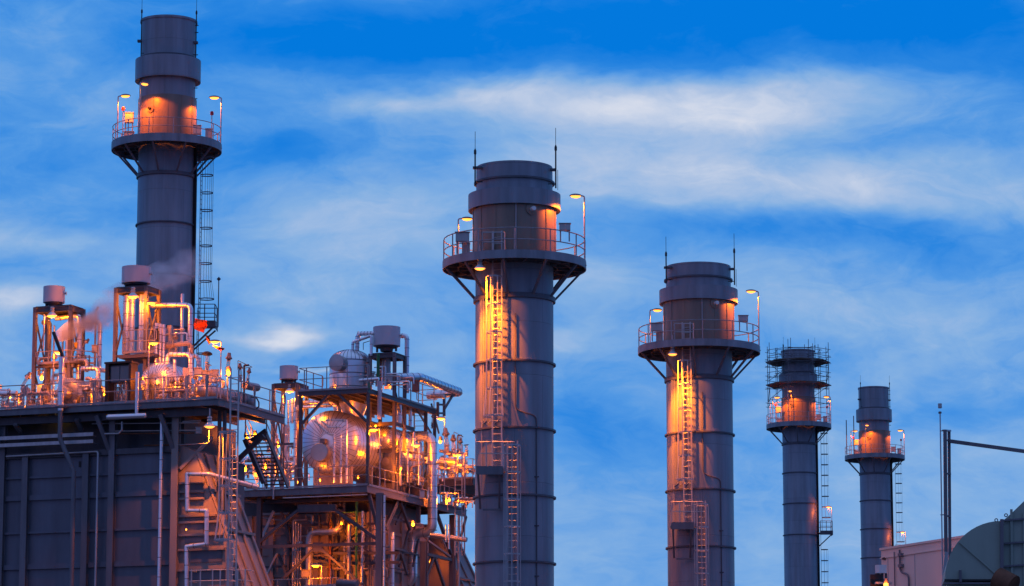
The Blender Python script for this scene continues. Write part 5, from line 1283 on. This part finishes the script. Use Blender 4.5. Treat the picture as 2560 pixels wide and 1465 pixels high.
# orange-lit pipe rack and clutter behind the stair and around the vessels
for i, (y, r_, x0, x1) in enumerate(((1165, .13, 90, 560), (1185, .06, 90, 560), (1215, .09, 120, 560), (1245, .12, 100, 540), (1275, .07, 130, 560))):
    pipe('horizontal header pipe in the rack behind the stair, %s from the top' % ('first', 'second', 'third', 'fourth', 'fifth')[i], F2.line('E', 5 + i * .3, (x0, y), (x1, y - 12)), r_, 'alud' if i % 2 else 'alu', 0, .6, 'header_pipe')
for i, (x, b) in enumerate(((130, 4), (185, 4.4), (235, 4), (300, 4.6), (345, 4), (405, 4.3), (455, 4), (515, 4.6))):
    valve(F2.fb('E', x, 1290, b), .9, 'small valve in the pipe rack behind the stair', 'valves behind the stair', (random.uniform(-.2, .2), 0), i % 2)
valve(F2.fb('E', 352, 1110, 5), 1.2, 'tilted actuator valve on top of the rack behind the stair', None, (-.5, 0), 0)
valve(F2.fb('E', 480, 1020, 5.5), 1.1, 'tall actuator valve right of the jar lamp behind the stair', None, (.1, 0), 0)
pipe('thick clad riser right of the jar lamp behind the stair', F2.vert('E', 500, 900, 1250, 4.5), .16, 'alud', 0, .5)
pipe('thick clad pipe slanting at the foot of the stair', [F2.fb('E', 30, 1320, -5.0), F2.fb('E', 262, 1390, -3.6)], .19, 'alud', 0, .6)
bulkhead_lamp(F2.fb('E', 170, 1245, 3.2), (0, -1), 'jar lamp low in the rack behind the stair', 320, 1.0)
bulkhead_lamp(F2.fb('E', 330, 1225, 3.0), (0, -1), 'second jar lamp low in the rack behind the stair', 320, 1.0)
# clutter right of the tower
for i, (x, y0, y1, r_, b) in enumerate(((1395, 1000, 1370, .10, 0), (1475, 735, 900, .10, 2.5), (1385, 690, 880, .16, .5), (1500, 950, 1330, .07, 1.5), (1545, 1080, 1370, .09, 1), (1575, 1100, 1370, .05, 1.6), (1455, 1080, 1350, .06, .6))):
    pipe(('orange riser behind the tower columns', 'yellow-lit riser under the upper platform at the right', 'fat pale riser between tower columns', 'slim riser left of the downpipe', 'thicker riser left of the downpipe', 'thin riser against the downpipe', 'slim riser right of the orange drum')[i], F2.vert('E', x, y0, y1, b), r_, 'alud' if i in (0, 5) else 'alu', 0, .6, 'tower_pipe')
for i, (x0, y0, x1, y1) in enumerate(((1450, 1100, 1590, 1130), (1450, 1170, 1570, 1172), (1465, 1262, 1590, 1325), (1490, 1330, 1590, 1340), (1460, 1240, 1570, 1200))):
    pipe('short beam-like pipe left of the downpipe, %s from the top' % ('first', 'second', 'third', 'fifth', 'fourth')[i], [F2.fb('E', x0, y0, 1), F2.fb('E', x1, y1, 1)], .07, 'duct', 0, 0, 'small_pipe')
for i, (x, y, s_, b) in enumerate(((1480, 1350, 1.0, .5), (1180, 560, 1.0, -1.5), (1130, 480, .9, -1.2), (1110, 580, .8, -2.2), (1650, 920, 1.0, 5))):
    valve(F2.fb('E', x, y, b), s_, ('small valve at deck level left of the downpipe', 'dark valve beside the tower on the upper platform', 'dark valve against the domed vessel', 'small dark valve by the rail before the domed vessel', 'dark valve seen under the right of the upper platform')[i], None, (.1, 0), i % 2, m='steel2')
cabinet(F2.fb('R', 780, 930, 1.6), .42, .6, .3, 'dark cabinet on the upper platform right of the tower', m='steel')
cabinet(F2.fb('S', 258, 672, -2.2), .26, .4, .26, 'small pale box hanging left of the downpipe')
solo('lit_panel', 'pale sheet catching orange light behind the neck of the largest silencer', 'panel', MB().cbox(F2.fb('E', 1297, 575, 2.2), F2.v * .42, F2.u * .03, Z * .5), M['lav'])
bulkhead_lamp(F2.fb('E', 1315, 592, 1.4), (-.3, .9), 'jar lamp behind the tower on the upper platform', 90, .8)
solo('access_ladder', 'dark ladder rising under the right end of the upper platform', 'ladder', ladder_mb(V((F2.fb('E', 1555, 960, 5).x, F2.fb('E', 1555, 960, 5).y, zv)), zu, (-.2, -1), .75), M['steel'])

# farther deck end seen between the vessel plant and the nearest broad stack
bq = 8.5; zf = F2.zb('S', 560, 540, bq); fa0, fa1 = F2.ab('S', 400, 500, bq), F2.ab('S', 690, 560, bq)
t = thing('far_deck', 'farther railed deck end with dark underside left of the nearest broad stack', 'platform', F2.p(fa1, bq, zf - .4))
part('deck_plate', fbox(F2, MB(), fa0 - 2, fa1, bq, bq + 7, zf - .3, zf), M['plate'], t)
part('edge_beam', MB().ibeam(F2.p(fa0 - 2, bq - .06, zf - .2), F2.p(fa1, bq - .06, zf - .2), .1, .4), M['steel'], t)
part('edge_beam', MB().ibeam(F2.p(fa1 + .06, bq - .1, zf - .2), F2.p(fa1 + .06, bq + 7, zf - .2), .1, .4), M['steel'], t)
railing(t, [F2.p(fa0, bq, zf), F2.p(fa1, bq, zf), F2.p(fa1, bq + 6.5, zf)], 1.15, 1.1)
for x0, y0, x1, y1 in ((600, 800, 700, 670), (560, 640, 690, 700)):
    part('brace', MB().bar(F2.fb('S', x0, y0, bq + .5), F2.fb('S', x1, y1, bq + .5), .17), M['steel'], t)
t = thing('caged_ladder', 'slim ladder before the farther deck left of the nearest broad stack', 'ladder', F2.fb('S', 610, 850, bq - .3))
lq = F2.fb('S', 570, 700, bq - .4); part('ladder', ladder_mb(V((lq.x, lq.y, zf - 4.5)), F2.zb('S', 570, 250, bq), (0, -1), .4), M['galv'], t)
lq = F2.fb('S', 622, 700, bq - .4); part('post', MB().tube([V((lq.x, lq.y, zf - 4.5)), V((lq.x, lq.y, F2.zb('S', 622, 330, bq)))], .05, 6), M['galv'], t)
for i, (x, y, s_, kd) in enumerate(((470, 330, 1.8, 0), (525, 350, 1.5, 0), (580, 340, 1.2, 0), (640, 345, 1.1, 1), (440, 450, 1.2, 1), (490, 450, 1.2, 0), (540, 440, 1.2, 1))):
    valve(F2.fb('S', x, y, bq + 1.2 + .2 * i), s_, ('tallest valve on the farther deck', 'pale valve right of the tallest on the farther deck', 'valve by the davit of the farther deck', 'handwheel valve at the right of the farther deck', 'low handwheel valve at the left of the farther deck', 'low actuator valve on the farther deck', 'low handwheel valve in the middle of the farther deck')[i], None, (.1 * (i % 3 - 1), 0), kd)
for i, (y, r_) in enumerate(((400, .28), (455, .12), (310, .1))):
    pipe('clad shell pipe on the farther deck, %s' % ('fattest', 'lowest', 'topmost')[i], [F2.fb('S', 405, y - 12, bq + 1.5), F2.fb('S', 640, y + 18, bq + 2.4)], r_, 'alud', 0, .5, 'header_pipe')
q = F2.fb('S', 563, 250, bq + 1.5)
solo('davit', 'small dark davit at the top of the farther deck', 'davit', MB().tube([V((q.x, q.y, zf)), F2.fb('S', 563, 168, bq + 1.5), F2.fb('S', 598, 166, bq + 1.5)], .05, 6, .05), M['steel'])
mb = MB(); pts = F2.line('S', bq + 1.2, (530, 195), (531, 137), (610, 178), (535, 192))
for p0, p1 in zip(pts, pts[1:]): mb.tube([p0, p1], .018, 5)
solo('wire_frame', 'thin three cornered wire frame beside the small davit of the farther deck', 'frame', mb, M['steel'])
bulkhead_lamp(F2.fb('S', 415, 215, bq), (0, -1), 'jar lamp at the left end of the farther deck', 260, 1.2)
bulkhead_lamp(F2.fb('S', 490, 720, 5), (0, -1), 'jar lamp behind the right rail of the vessel deck', 240, .8)

# ================================================================== right edge: pale building, duct elbow, gantry
YB = 150
d0 = W('M', 128, 1185, YB); ang = R(-24.0)
dv = V((math.sin(ang), math.cos(ang), 0)); nv = V((dv.y, -dv.x, 0))   # dv runs away from the viewer along the facade, nv to its right
far = d0; H = d0.z
t = thing('pale_building', 'pale pink clad building with shallow parapet at the lower right', 'building', V((far.x, far.y, 0)))
def bp(l, n, z): return V((far.x, far.y, 0)) - dv * l + nv * n + Z * z
bw = MB(); bw.hexa(bp(0, 0, 0), -dv * 60, nv * 20, Z * H); part('wall', bw, M['pink'], t)
part('parapet', MB().hexa(bp(-.05, -.06, H - .02), -dv * 60, nv * 20, Z * .10).hexa(bp(-.05, -.05, H - .42), -dv * 60, nv * .048, Z * .05), M['pink'], t)
for y in (1110, 1250, 1390):
    pass
pr = MB()
for i in range(24): pr.hexa(bp(.6 + i * 2.4, -.02, 0), -dv * .03, nv * .018, Z * (H - .45))
part('panel_joint', pr, M['box'], t)
z_ = lambda y: W('M', 250, y, YB - 3).z
xl = lambda x: (W('M', x, 1300, YB).x - far.x) / (-dv.x) * 1.0
l1, l2, l3 = xl(214), xl(248), xl(298)
pipe('straight thin conduit down the left end of the pale pink wall', [bp(l1, -.06, z_(1175)), bp(l1, -.06, 1)], .028, 'steel2', 0, 0, 'conduit', n=6, cat='conduit')
pipe('conduit with a swan bend on the pale pink wall', [bp(l2, -.08, z_(1165)), bp(l2, -.08, z_(1335)), bp(l3, -.08, z_(1362)), bp(l3, -.08, 1)], .045, 'steel2', .35, 0, 'conduit', n=8, cat='conduit')
for i, y in enumerate((1205, 1288)): solo('conduit_box', '%s dark clamp box on the bent conduit of the pale wall' % ('upper', 'lower')[i], 'box', MB().cbox(bp(l2 + .1, -.09, z_(y)), dv * .3, nv * .14, Z * .14), M['steel2'])
solo('wall_vent', 'small dark slot under the parapet of the pale wall', 'vent', MB().cbox(bp(xl(150), -.03, z_(1213)), dv * .25, nv * .06, Z * .10), M['dark'])
# silencer and lamp at the foot of the building
q = W('M', 128, 1328, YB - 6); kM = (q - EYE).length / FPX / 3.0025
t = thing('vent_silencer', 'white vent drum on dark legs at the left end of the pale building', 'silencer', V((q.x, q.y, W('M', 128, 1440, YB - 6).z)))
zt0, zb0, zl0 = W('M', 128, 1300, YB - 6).z, W('M', 128, 1362, YB - 6).z, W('M', 128, 1480, YB - 6).z
part('drum', MB().lathe([(.01, zb0), (43 * kM, zb0), (43 * kM, zt0), (40 * kM, zt0), (40 * kM, zt0 - .3), (.01, zt0 - .3)], V((q.x, q.y, 0)), Z, 30), M['white'], t)
for dx in (-38, -20, 8, 36): part('leg', MB().bar(V((q.x + dx * kM, q.y, zb0)), V((q.x + dx * kM, q.y, zl0)), .1), M['steel'], t)
part('panel', MB().cbox(V((q.x - 42 * kM, q.y, (zb0 + zl0) / 2 - .1)), V((.5, 0, 0)), V((0, .3, 0)), Z * .8), M['dark'], t)
part('shelf', MB().cbox(W('M', 145, 1435, YB - 6.4), V((.75, 0, 0)), V((0, .5, 0)), Z * .08), M['box'], t)
bulkhead_lamp(W('M', 165, 1448, YB - 7.2), (-.2, -1), 'jar lamp glowing below the white vent drum at the bottom edge', 60, 1.3)

# duct elbow: extruded outlines with real depth
YD = 95.0
def px(x, y, Y=YD): return W('M', x, y, Y)
def extrude(outline, depth, Y=YD):
    A = [px(x, y, Y) for x, y in outline]; n = len(A); dd = V((.10, 1, 0)).normalized() * depth
    return MB().add(A + [q + dd for q in A], [tuple(range(n)), tuple(range(2 * n - 1, n - 1, -1))] + [(i, i + n, (i + 1) % n + n, (i + 1) % n) for i in range(n)])
arc = []
for i in range(15):
    a = math.pi / 2 * i / 14
    arc.append((608 + 418 * (1 - math.cos(a)), 1405 - 437 * math.sin(a) ** 1.0))
t = thing('duct_elbow', 'large grey-green sheet metal duct elbow at the lower right corner', 'duct', px(800, 1500))
part('elbow', extrude(arc + [(1026, 1405)], 2.6), M['duct_green'], t)
r_ = []
s0, s1 = px(718, 1125, YD - .03), px(985, 1360, YD - .03)
part('seam_rib', MB().bar(s0, s1, .05, .05, V((0, 1, 0))), M['duct_green'], t)
part('edge_flange', MB().bar(px(1034, 955, YD - .08), px(1034, 1330, YD - .08), .09, .13, V((0, 1, 0))), M['steel2'], t)
for y in (1412, 1436): part('base_flange', MB().bar(px(604, y, YD - .06), px(975, y, YD - .06), .10, .05), M['dark' if y < 1420 else 'steel2'], t)
part('lower_duct', extrude([(620, 1446), (975, 1446), (975, 1700), (620, 1700)], 2.6, YD + .1), M['duct_green'], t)
part('stub_fin', MB().cbox(px(723, 1382, YD - .1), V((.07, 0, 0)), V((0, .1, 0)), Z * .35), M['steel2'], t)
arc2 = [(1052, 958)] + [(1050 + 40 * i, 958 - (i * 40) * .48 - (i * 14) ** 1.18 * .62) for i in range(1, 9)]
t = thing('duct_hood', 'taller riveted grey-green duct hood rising off the right edge', 'duct', px(1200, 1500))
part('hood', extrude(arc2 + [(1640, 560), (1900, 560), (1900, 1700), (1044, 1700), (1044, 958)], 3.2, YD + .2), M['duct_green'], t)
for y in (960, 1134, 1306): part('stiffener', MB().bar(px(1046, y + 4, YD + .14), px(1880, y - 60, YD + .14), .08, .05), M['steel2'], t)
for x in (1106, 1200): part('stiffener', MB().bar(px(x, 900 if x > 1150 else 880, YD + .16), px(x + 6, 1600, YD + .16), .07, .05, V((0, 1, 0))), M['duct_green'], t)
for i, (x, y) in enumerate(((993, 962), (1066, 925))):
    q = px(x, y, YD + .6); solo('lifting_eye', '%s lifting eye on top of the grey-green duct' % ('left', 'right')[i], 'lifting eye', MB().tube([q + V((.045 * math.cos(k * .63), 0, .045 * math.sin(k * .63))) for k in range(10)], .016, 6, closed=True), M['steel2'])
q = px(1040, 1392, YD - 1.2); e = (px(1105, 1440, YD + 1) - q).normalized()
t = thing('round_duct', 'brown rusty round duct end poking out below the elbow', 'duct', q - Z * 1)
part('barrel', MB().tube([px(1000, 1398, YD - .6), px(1120, 1460, YD - .9)], .34, 30), M['rust'], t)
part('rim_flange', MB().tube([px(1078, 1405, YD - .85), px(1135, 1480, YD - .85)], .025, 8), M['steel2'], t)
# gantry frame and sensor mast
YG = 105.0
w = lambda x, y, dY=0: W('M', x, y, YG + dY)
t = thing('gantry_frame', 'blue-grey twin post gantry with long arm reaching off the right edge', 'gantry', w(630, 1470))
for x0, x1, yy in ((608, 618, 0), (638, 647, .35)):
    part('post', MB().bar(w(x0, 285, yy), w(x1, 1600, yy), (.11 if x0 < 620 else .09), .12, V((0, 1, 0))), M['galv'] if False else M['steel2'], t)
part('cap', MB().bar(w(598, 287), w(643, 292, .35), .12, .05), M['galv'], t)
part('post', MB().bar(w(1890, 520, .25), w(1890, 1600, .25), .11, .12, V((0, 1, 0))), M['steel2'], t)
for y in (360, 610, 928): part('tie_plate', MB().bar(w(606, y), w(648, y + 6, .3), .06, .05), M['steel2'], t)
part('arm', MB().bar(w(640, 368, .2), w(1900, 541, .2), .1, .115), M['steel2'], t)
part('brace', MB().bar(w(620, 1200, -.4), w(588, 1500, -.4), .11, .08, V((0, 1, 0))), M['galv'], t)
t = thing('sensor_mast', 'thin grey mast with box sensor on top left of the gantry posts', 'mast', w(592, 1480))
part('mast', MB().tube([w(571, 150), w(592, 1500)], .022, 8), M['galv'], t)
c = w(570, 106); part('sensor_box', MB().lathe([(.01, -.07), (.055, -.07), (.066, -.055), (.066, .085), (.01, .085)], c, Z, 12), M['box'], t)
part('collar', MB().lathe([(.02, -.05), (.055, -.04), (.055, .01), (.02, .03)], w(570, 152), Z, 12), M['steel2'], t)
for y in (292, 922): part('clip', MB().bar(w(573, y), w(604, y), .03), M['steel2'], t)

# ================================================================== steam drifting from the vent nozzle
def steam(label, p0, p1, r0, r1, dens, seed, both):
    ax = (p1 - p0); Ln = ax.length; ax.normalize()
    mb = MB().lathe([(.01, -.05), (r0, 0)] + [(r0 + (r1 - r0) * k / 8, Ln * k / 8) for k in range(1, 9)] + [(.01, Ln + .05)], p0, ax, 18)
    mt = bpy.data.materials.new('steam_vapour'); mt.use_nodes = True; nt = mt.node_tree; N = nt.nodes; L = nt.links; N.clear()
    o = solo('steam_plume', label, 'steam', mb, mt, None, 'stuff'); base = p0 - o.location
    def m(op, a, b=None, clamp=False):
        n = N.new('ShaderNodeMath'); n.operation = op; n.use_clamp = clamp
        for i, q in enumerate((a, b)):
            if q is None: continue
            if isinstance(q, (int, float)): n.inputs[i].default_value = q
            else: L.new(q, n.inputs[i])
        return n.outputs[0]
    def vm(op, a, b, out=0):
        n = N.new('ShaderNodeVectorMath'); n.operation = op
        for i, q in enumerate((a, b)):
            if isinstance(q, (tuple, V)): n.inputs[i].default_value = tuple(q)
            else: L.new(q, n.inputs[i])
        return n.outputs[out]
    tc = N.new('ShaderNodeTexCoord').outputs['Object']
    nz0 = N.new('ShaderNodeTexNoise'); nz0.inputs['Scale'].default_value = .8; L.new(tc, nz0.inputs['Vector'])
    wob = vm('MULTIPLY', vm('SUBTRACT', nz0.outputs['Color'], (.5, .5, .5)), (r1 * 1.2,) * 3)
    d = vm('ADD', vm('SUBTRACT', tc, base), wob)
    t = vm('DOT_PRODUCT', d, ax, 1); cr = vm('CROSS_PRODUCT', d, ax)
    n_ = N.new('ShaderNodeVectorMath'); n_.operation = 'LENGTH'; L.new(cr, n_.inputs[0]); rr = n_.outputs['Value']
    tn = m('DIVIDE', t, Ln, True)
    Rt = m('ADD', m('MULTIPLY', tn, r1 - r0), r0)
    q = m('DIVIDE', rr, Rt); f = m('SUBTRACT', 1, m('MULTIPLY', q, q), True)
    f = m('MULTIPLY', f, m('POWER', m('SUBTRACT', 1, tn), .8))
    if both: f = m('MULTIPLY', f, m('MULTIPLY', tn, 2.5, True))
    nz = N.new('ShaderNodeTexNoise'); nz.inputs['Scale'].default_value = 1.6; nz.inputs['Detail'].default_value = 4
    mp = N.new('ShaderNodeMapping'); mp.inputs['Location'].default_value = (seed, 0, 0); L.new(tc, mp.inputs[0]); L.new(mp.outputs[0], nz.inputs['Vector'])
    mr = N.new('ShaderNodeMapRange'); L.new(nz.outputs['Fac'], mr.inputs[0]); mr.inputs[1].default_value = .3; mr.inputs[2].default_value = .7
    f = m('MULTIPLY', m('MULTIPLY', f, mr.outputs[0]), dens)
    vol = N.new('ShaderNodeVolumePrincipled'); vol.inputs['Color'].default_value = (.96, .96, .97, 1); vol.inputs['Anisotropy'].default_value = .2
    L.new(f, vol.inputs['Density']); out = N.new('ShaderNodeOutputMaterial'); L.new(vol.outputs[0], out.inputs['Volume'])
    return o
steam('orange-lit steam puff billowing right from the slanted vent nozzle', F1.fb('N', 610, 640, -2.6), F1.fb('N', 1290, 300, .5), .25, 1.1, 9, 3, False)
steam('thin steam wisp trailing past the second silencer across the tall stack', F1.fb('O', -80, 560, -1.2), F1.fb('O', 1150, 60, 4), .5, 1.1, 4, 9, True)

# ================================================================== dense small pipework and added low lamps on the decks
rg = random.Random(5)
def clutter(F, c, x0, x1, y0, y1, b0, b1, n, label, group):
    for i in range(n):
        x = rg.uniform(x0, x1); b = rg.uniform(b0, b1); k = rg.random(); r = rg.choice((.03, .04, .05, .07, .09))
        sc = CROP[c][2] / 4.4
        if k < .42:
            ya = rg.uniform(y0, y0 + (y1 - y0) * .6); q = F.vert(c, x, ya, y1, b)
            if rg.random() < .6: q = [q[0] + F.v * rg.choice((-1, 1)) * rg.uniform(.25, .7)] + q
            mb = MB().tube(q, r, 10, r * 2.4)
            for h in (.3, .75): mb.lathe([(r, -.03), (r * 1.7, -.03), (r * 1.7, .03), (r, .03)], q[-1].lerp(q[-2], h), Z, 10)
            solo('pipe_run', label, 'pipe', mb, M[rg.choice(('alu', 'alud', 'galv'))], group)
        elif k < .72:
            y = rg.uniform(y0 + (y1 - y0) * .3, y1); p = F.fb(c, x, y, b); q = p + F.v * rg.uniform(.7, 1.8)
            pts = [p - Z * rg.uniform(.2, .5), p, q, q - Z * rg.uniform(.2, .6)]
            mb = MB().tube(pts, r, 10, r * 2.4).lathe([(r, -.03), (r * 1.7, -.03), (r * 1.7, .03), (r, .03)], p.lerp(q, .4), F.v, 10)
            solo('pipe_run', label, 'pipe', mb, M[rg.choice(('alu', 'alud', 'duct'))], group)
        elif k < .9:
            valve(F.fb(c, x, y1 - 20 * sc, b), rg.uniform(.8, 1.2), label.replace('pipe run', 'valve'), group.replace('pipe runs', 'valves'), (rg.uniform(-.2, .2), 0), rg.randint(0, 1), m=rg.choice(('alud', 'duct')))
        else:
            p = F.fb(c, x, rg.uniform(y0, y1), b); mb = MB().cbox(p, F.v * rg.uniform(.15, .35), F.u * .2, Z * rg.uniform(.2, .45)).bar(p, V((p.x, p.y, p.z - .7)), .04)
            solo('instrument_box', label.replace('pipe run', 'instrument box'), 'control box', mb, M['box'], group.replace('pipe runs', 'instrument boxes'))
clutter(F1, 'N', -20, 330, 1180, 1430, -3.6, .5, 20, 'short orange-lit pipe run low in the far left corner of the left deck', 'pipe runs in the far left corner')
clutter(F1, 'N', 380, 640, 1080, 1420, -3.4, .5, 14, 'short orange-lit pipe run at the foot of the leftmost tower', 'pipe runs at the leftmost tower')
clutter(F1, 'N', 800, 1180, 1080, 1400, -3.4, .8, 22, 'short orange-lit pipe run between the two left drums', 'pipe runs between the two left drums')
clutter(F1, 'N', 420, 800, 750, 1050, -1.8, .2, 14, 'short pipe run hung inside the leftmost tower', 'pipe runs inside the leftmost tower')
clutter(F1, 'O', 520, 860, 830, 1180, -1.4, .4, 18, 'short pipe run crowded right of the second tower', 'pipe runs right of the second tower')
clutter(F1, 'B', 1240, 1640, 1060, 1250, -3.8, -2.9, 12, 'short pipe run right in front of the gleaming drum', 'pipe runs before the gleaming drum')
clutter(F1, 'B', 1600, 1830, 1010, 1230, -3.6, -1.2, 14, 'short pipe run near the right corner of the left deck', 'pipe runs at the right deck corner')
clutter(F2, 'E', 100, 560, 1120, 1330, 3.2, 8, 26, 'short orange-lit pipe run in the rack behind the stair', 'pipe runs behind the stair')
clutter(F2, 'E', 400, 570, 880, 1200, 2, 6, 10, 'short pipe run under the smaller silencer', 'pipe runs under the smaller silencer')
clutter(F2, 'E', 1380, 1560, 1000, 1370, 2.4, 5, 20, 'short orange-lit pipe run left of the fat downpipe', 'pipe runs left of the fat downpipe')
clutter(F2, 'S', 410, 640, 380, 520, 9.4, 12, 18, 'short orange-lit pipe run on the farther deck', 'pipe runs on the farther deck')
clutter(F2, 'S', 420, 600, 640, 760, 5, 9, 12, 'short pipe run behind the right rail of the vessel deck', 'pipe runs behind the right rail')
clutter(F2, 'T', 620, 1750, 480, 1250, -2.6, -2.1, 16, 'short pipe run in the open bay under the vessel deck', 'pipe runs in the open bay')
clutter(F2, 'R', 150, 460, 640, 930, -1.6, .8, 10, 'short dark pipe run beside the tower on the upper platform', 'pipe runs on the upper platform')
for i, (F, c, x, y, b, w) in enumerate(((F1, 'N', 110, 1290, -2.6, 170), (F1, 'N', 330, 1240, -1.0, 170), (F1, 'N', 860, 1210, -1.4, 200), (F1, 'N', 1150, 1260, -2.0, 170), (F1, 'B', 1620, 1130, -2.6, 200), (F1, 'B', 1240, 1060, -3.6, 120), (F1, 'B', 1740, 1120, -2.4, 170), (F2, 'E', 1400, 1240, -.6, 300), (F2, 'E', 1450, 1020, 1.0, 220), (F2, 'E', 760, 1330, -4.3, 60), (F2, 'E', 1060, 1310, -4.2, 60), (F2, 'E', 1200, 900, -.5, 90), (F2, 'S', 540, 470, 9.0, 300), (F2, 'F', 1100, 480, -3.6, 260))):  # hidden lamps added among the equipment to fill it with orange light
    bulkhead_lamp(F.fb(c, x, y, b), (0, -1), 'added small jar lamp ' + ('low in the far left corner', 'behind the leftmost tower foot', 'between the left steam drum and the yellow elbow', 'left of the instrument cabinet', 'right of the gleaming drum', 'at the left of the gleaming drum', 'near the corner pole lamp of the left deck', 'before the orange drum end', 'in the bend of the downpipe', 'at the rail below the huge drum', 'at the rail corner of the vessel deck', 'high between tower and huge drum', 'low on the farther deck', 'above the open bay')[i], w * .75, .5)
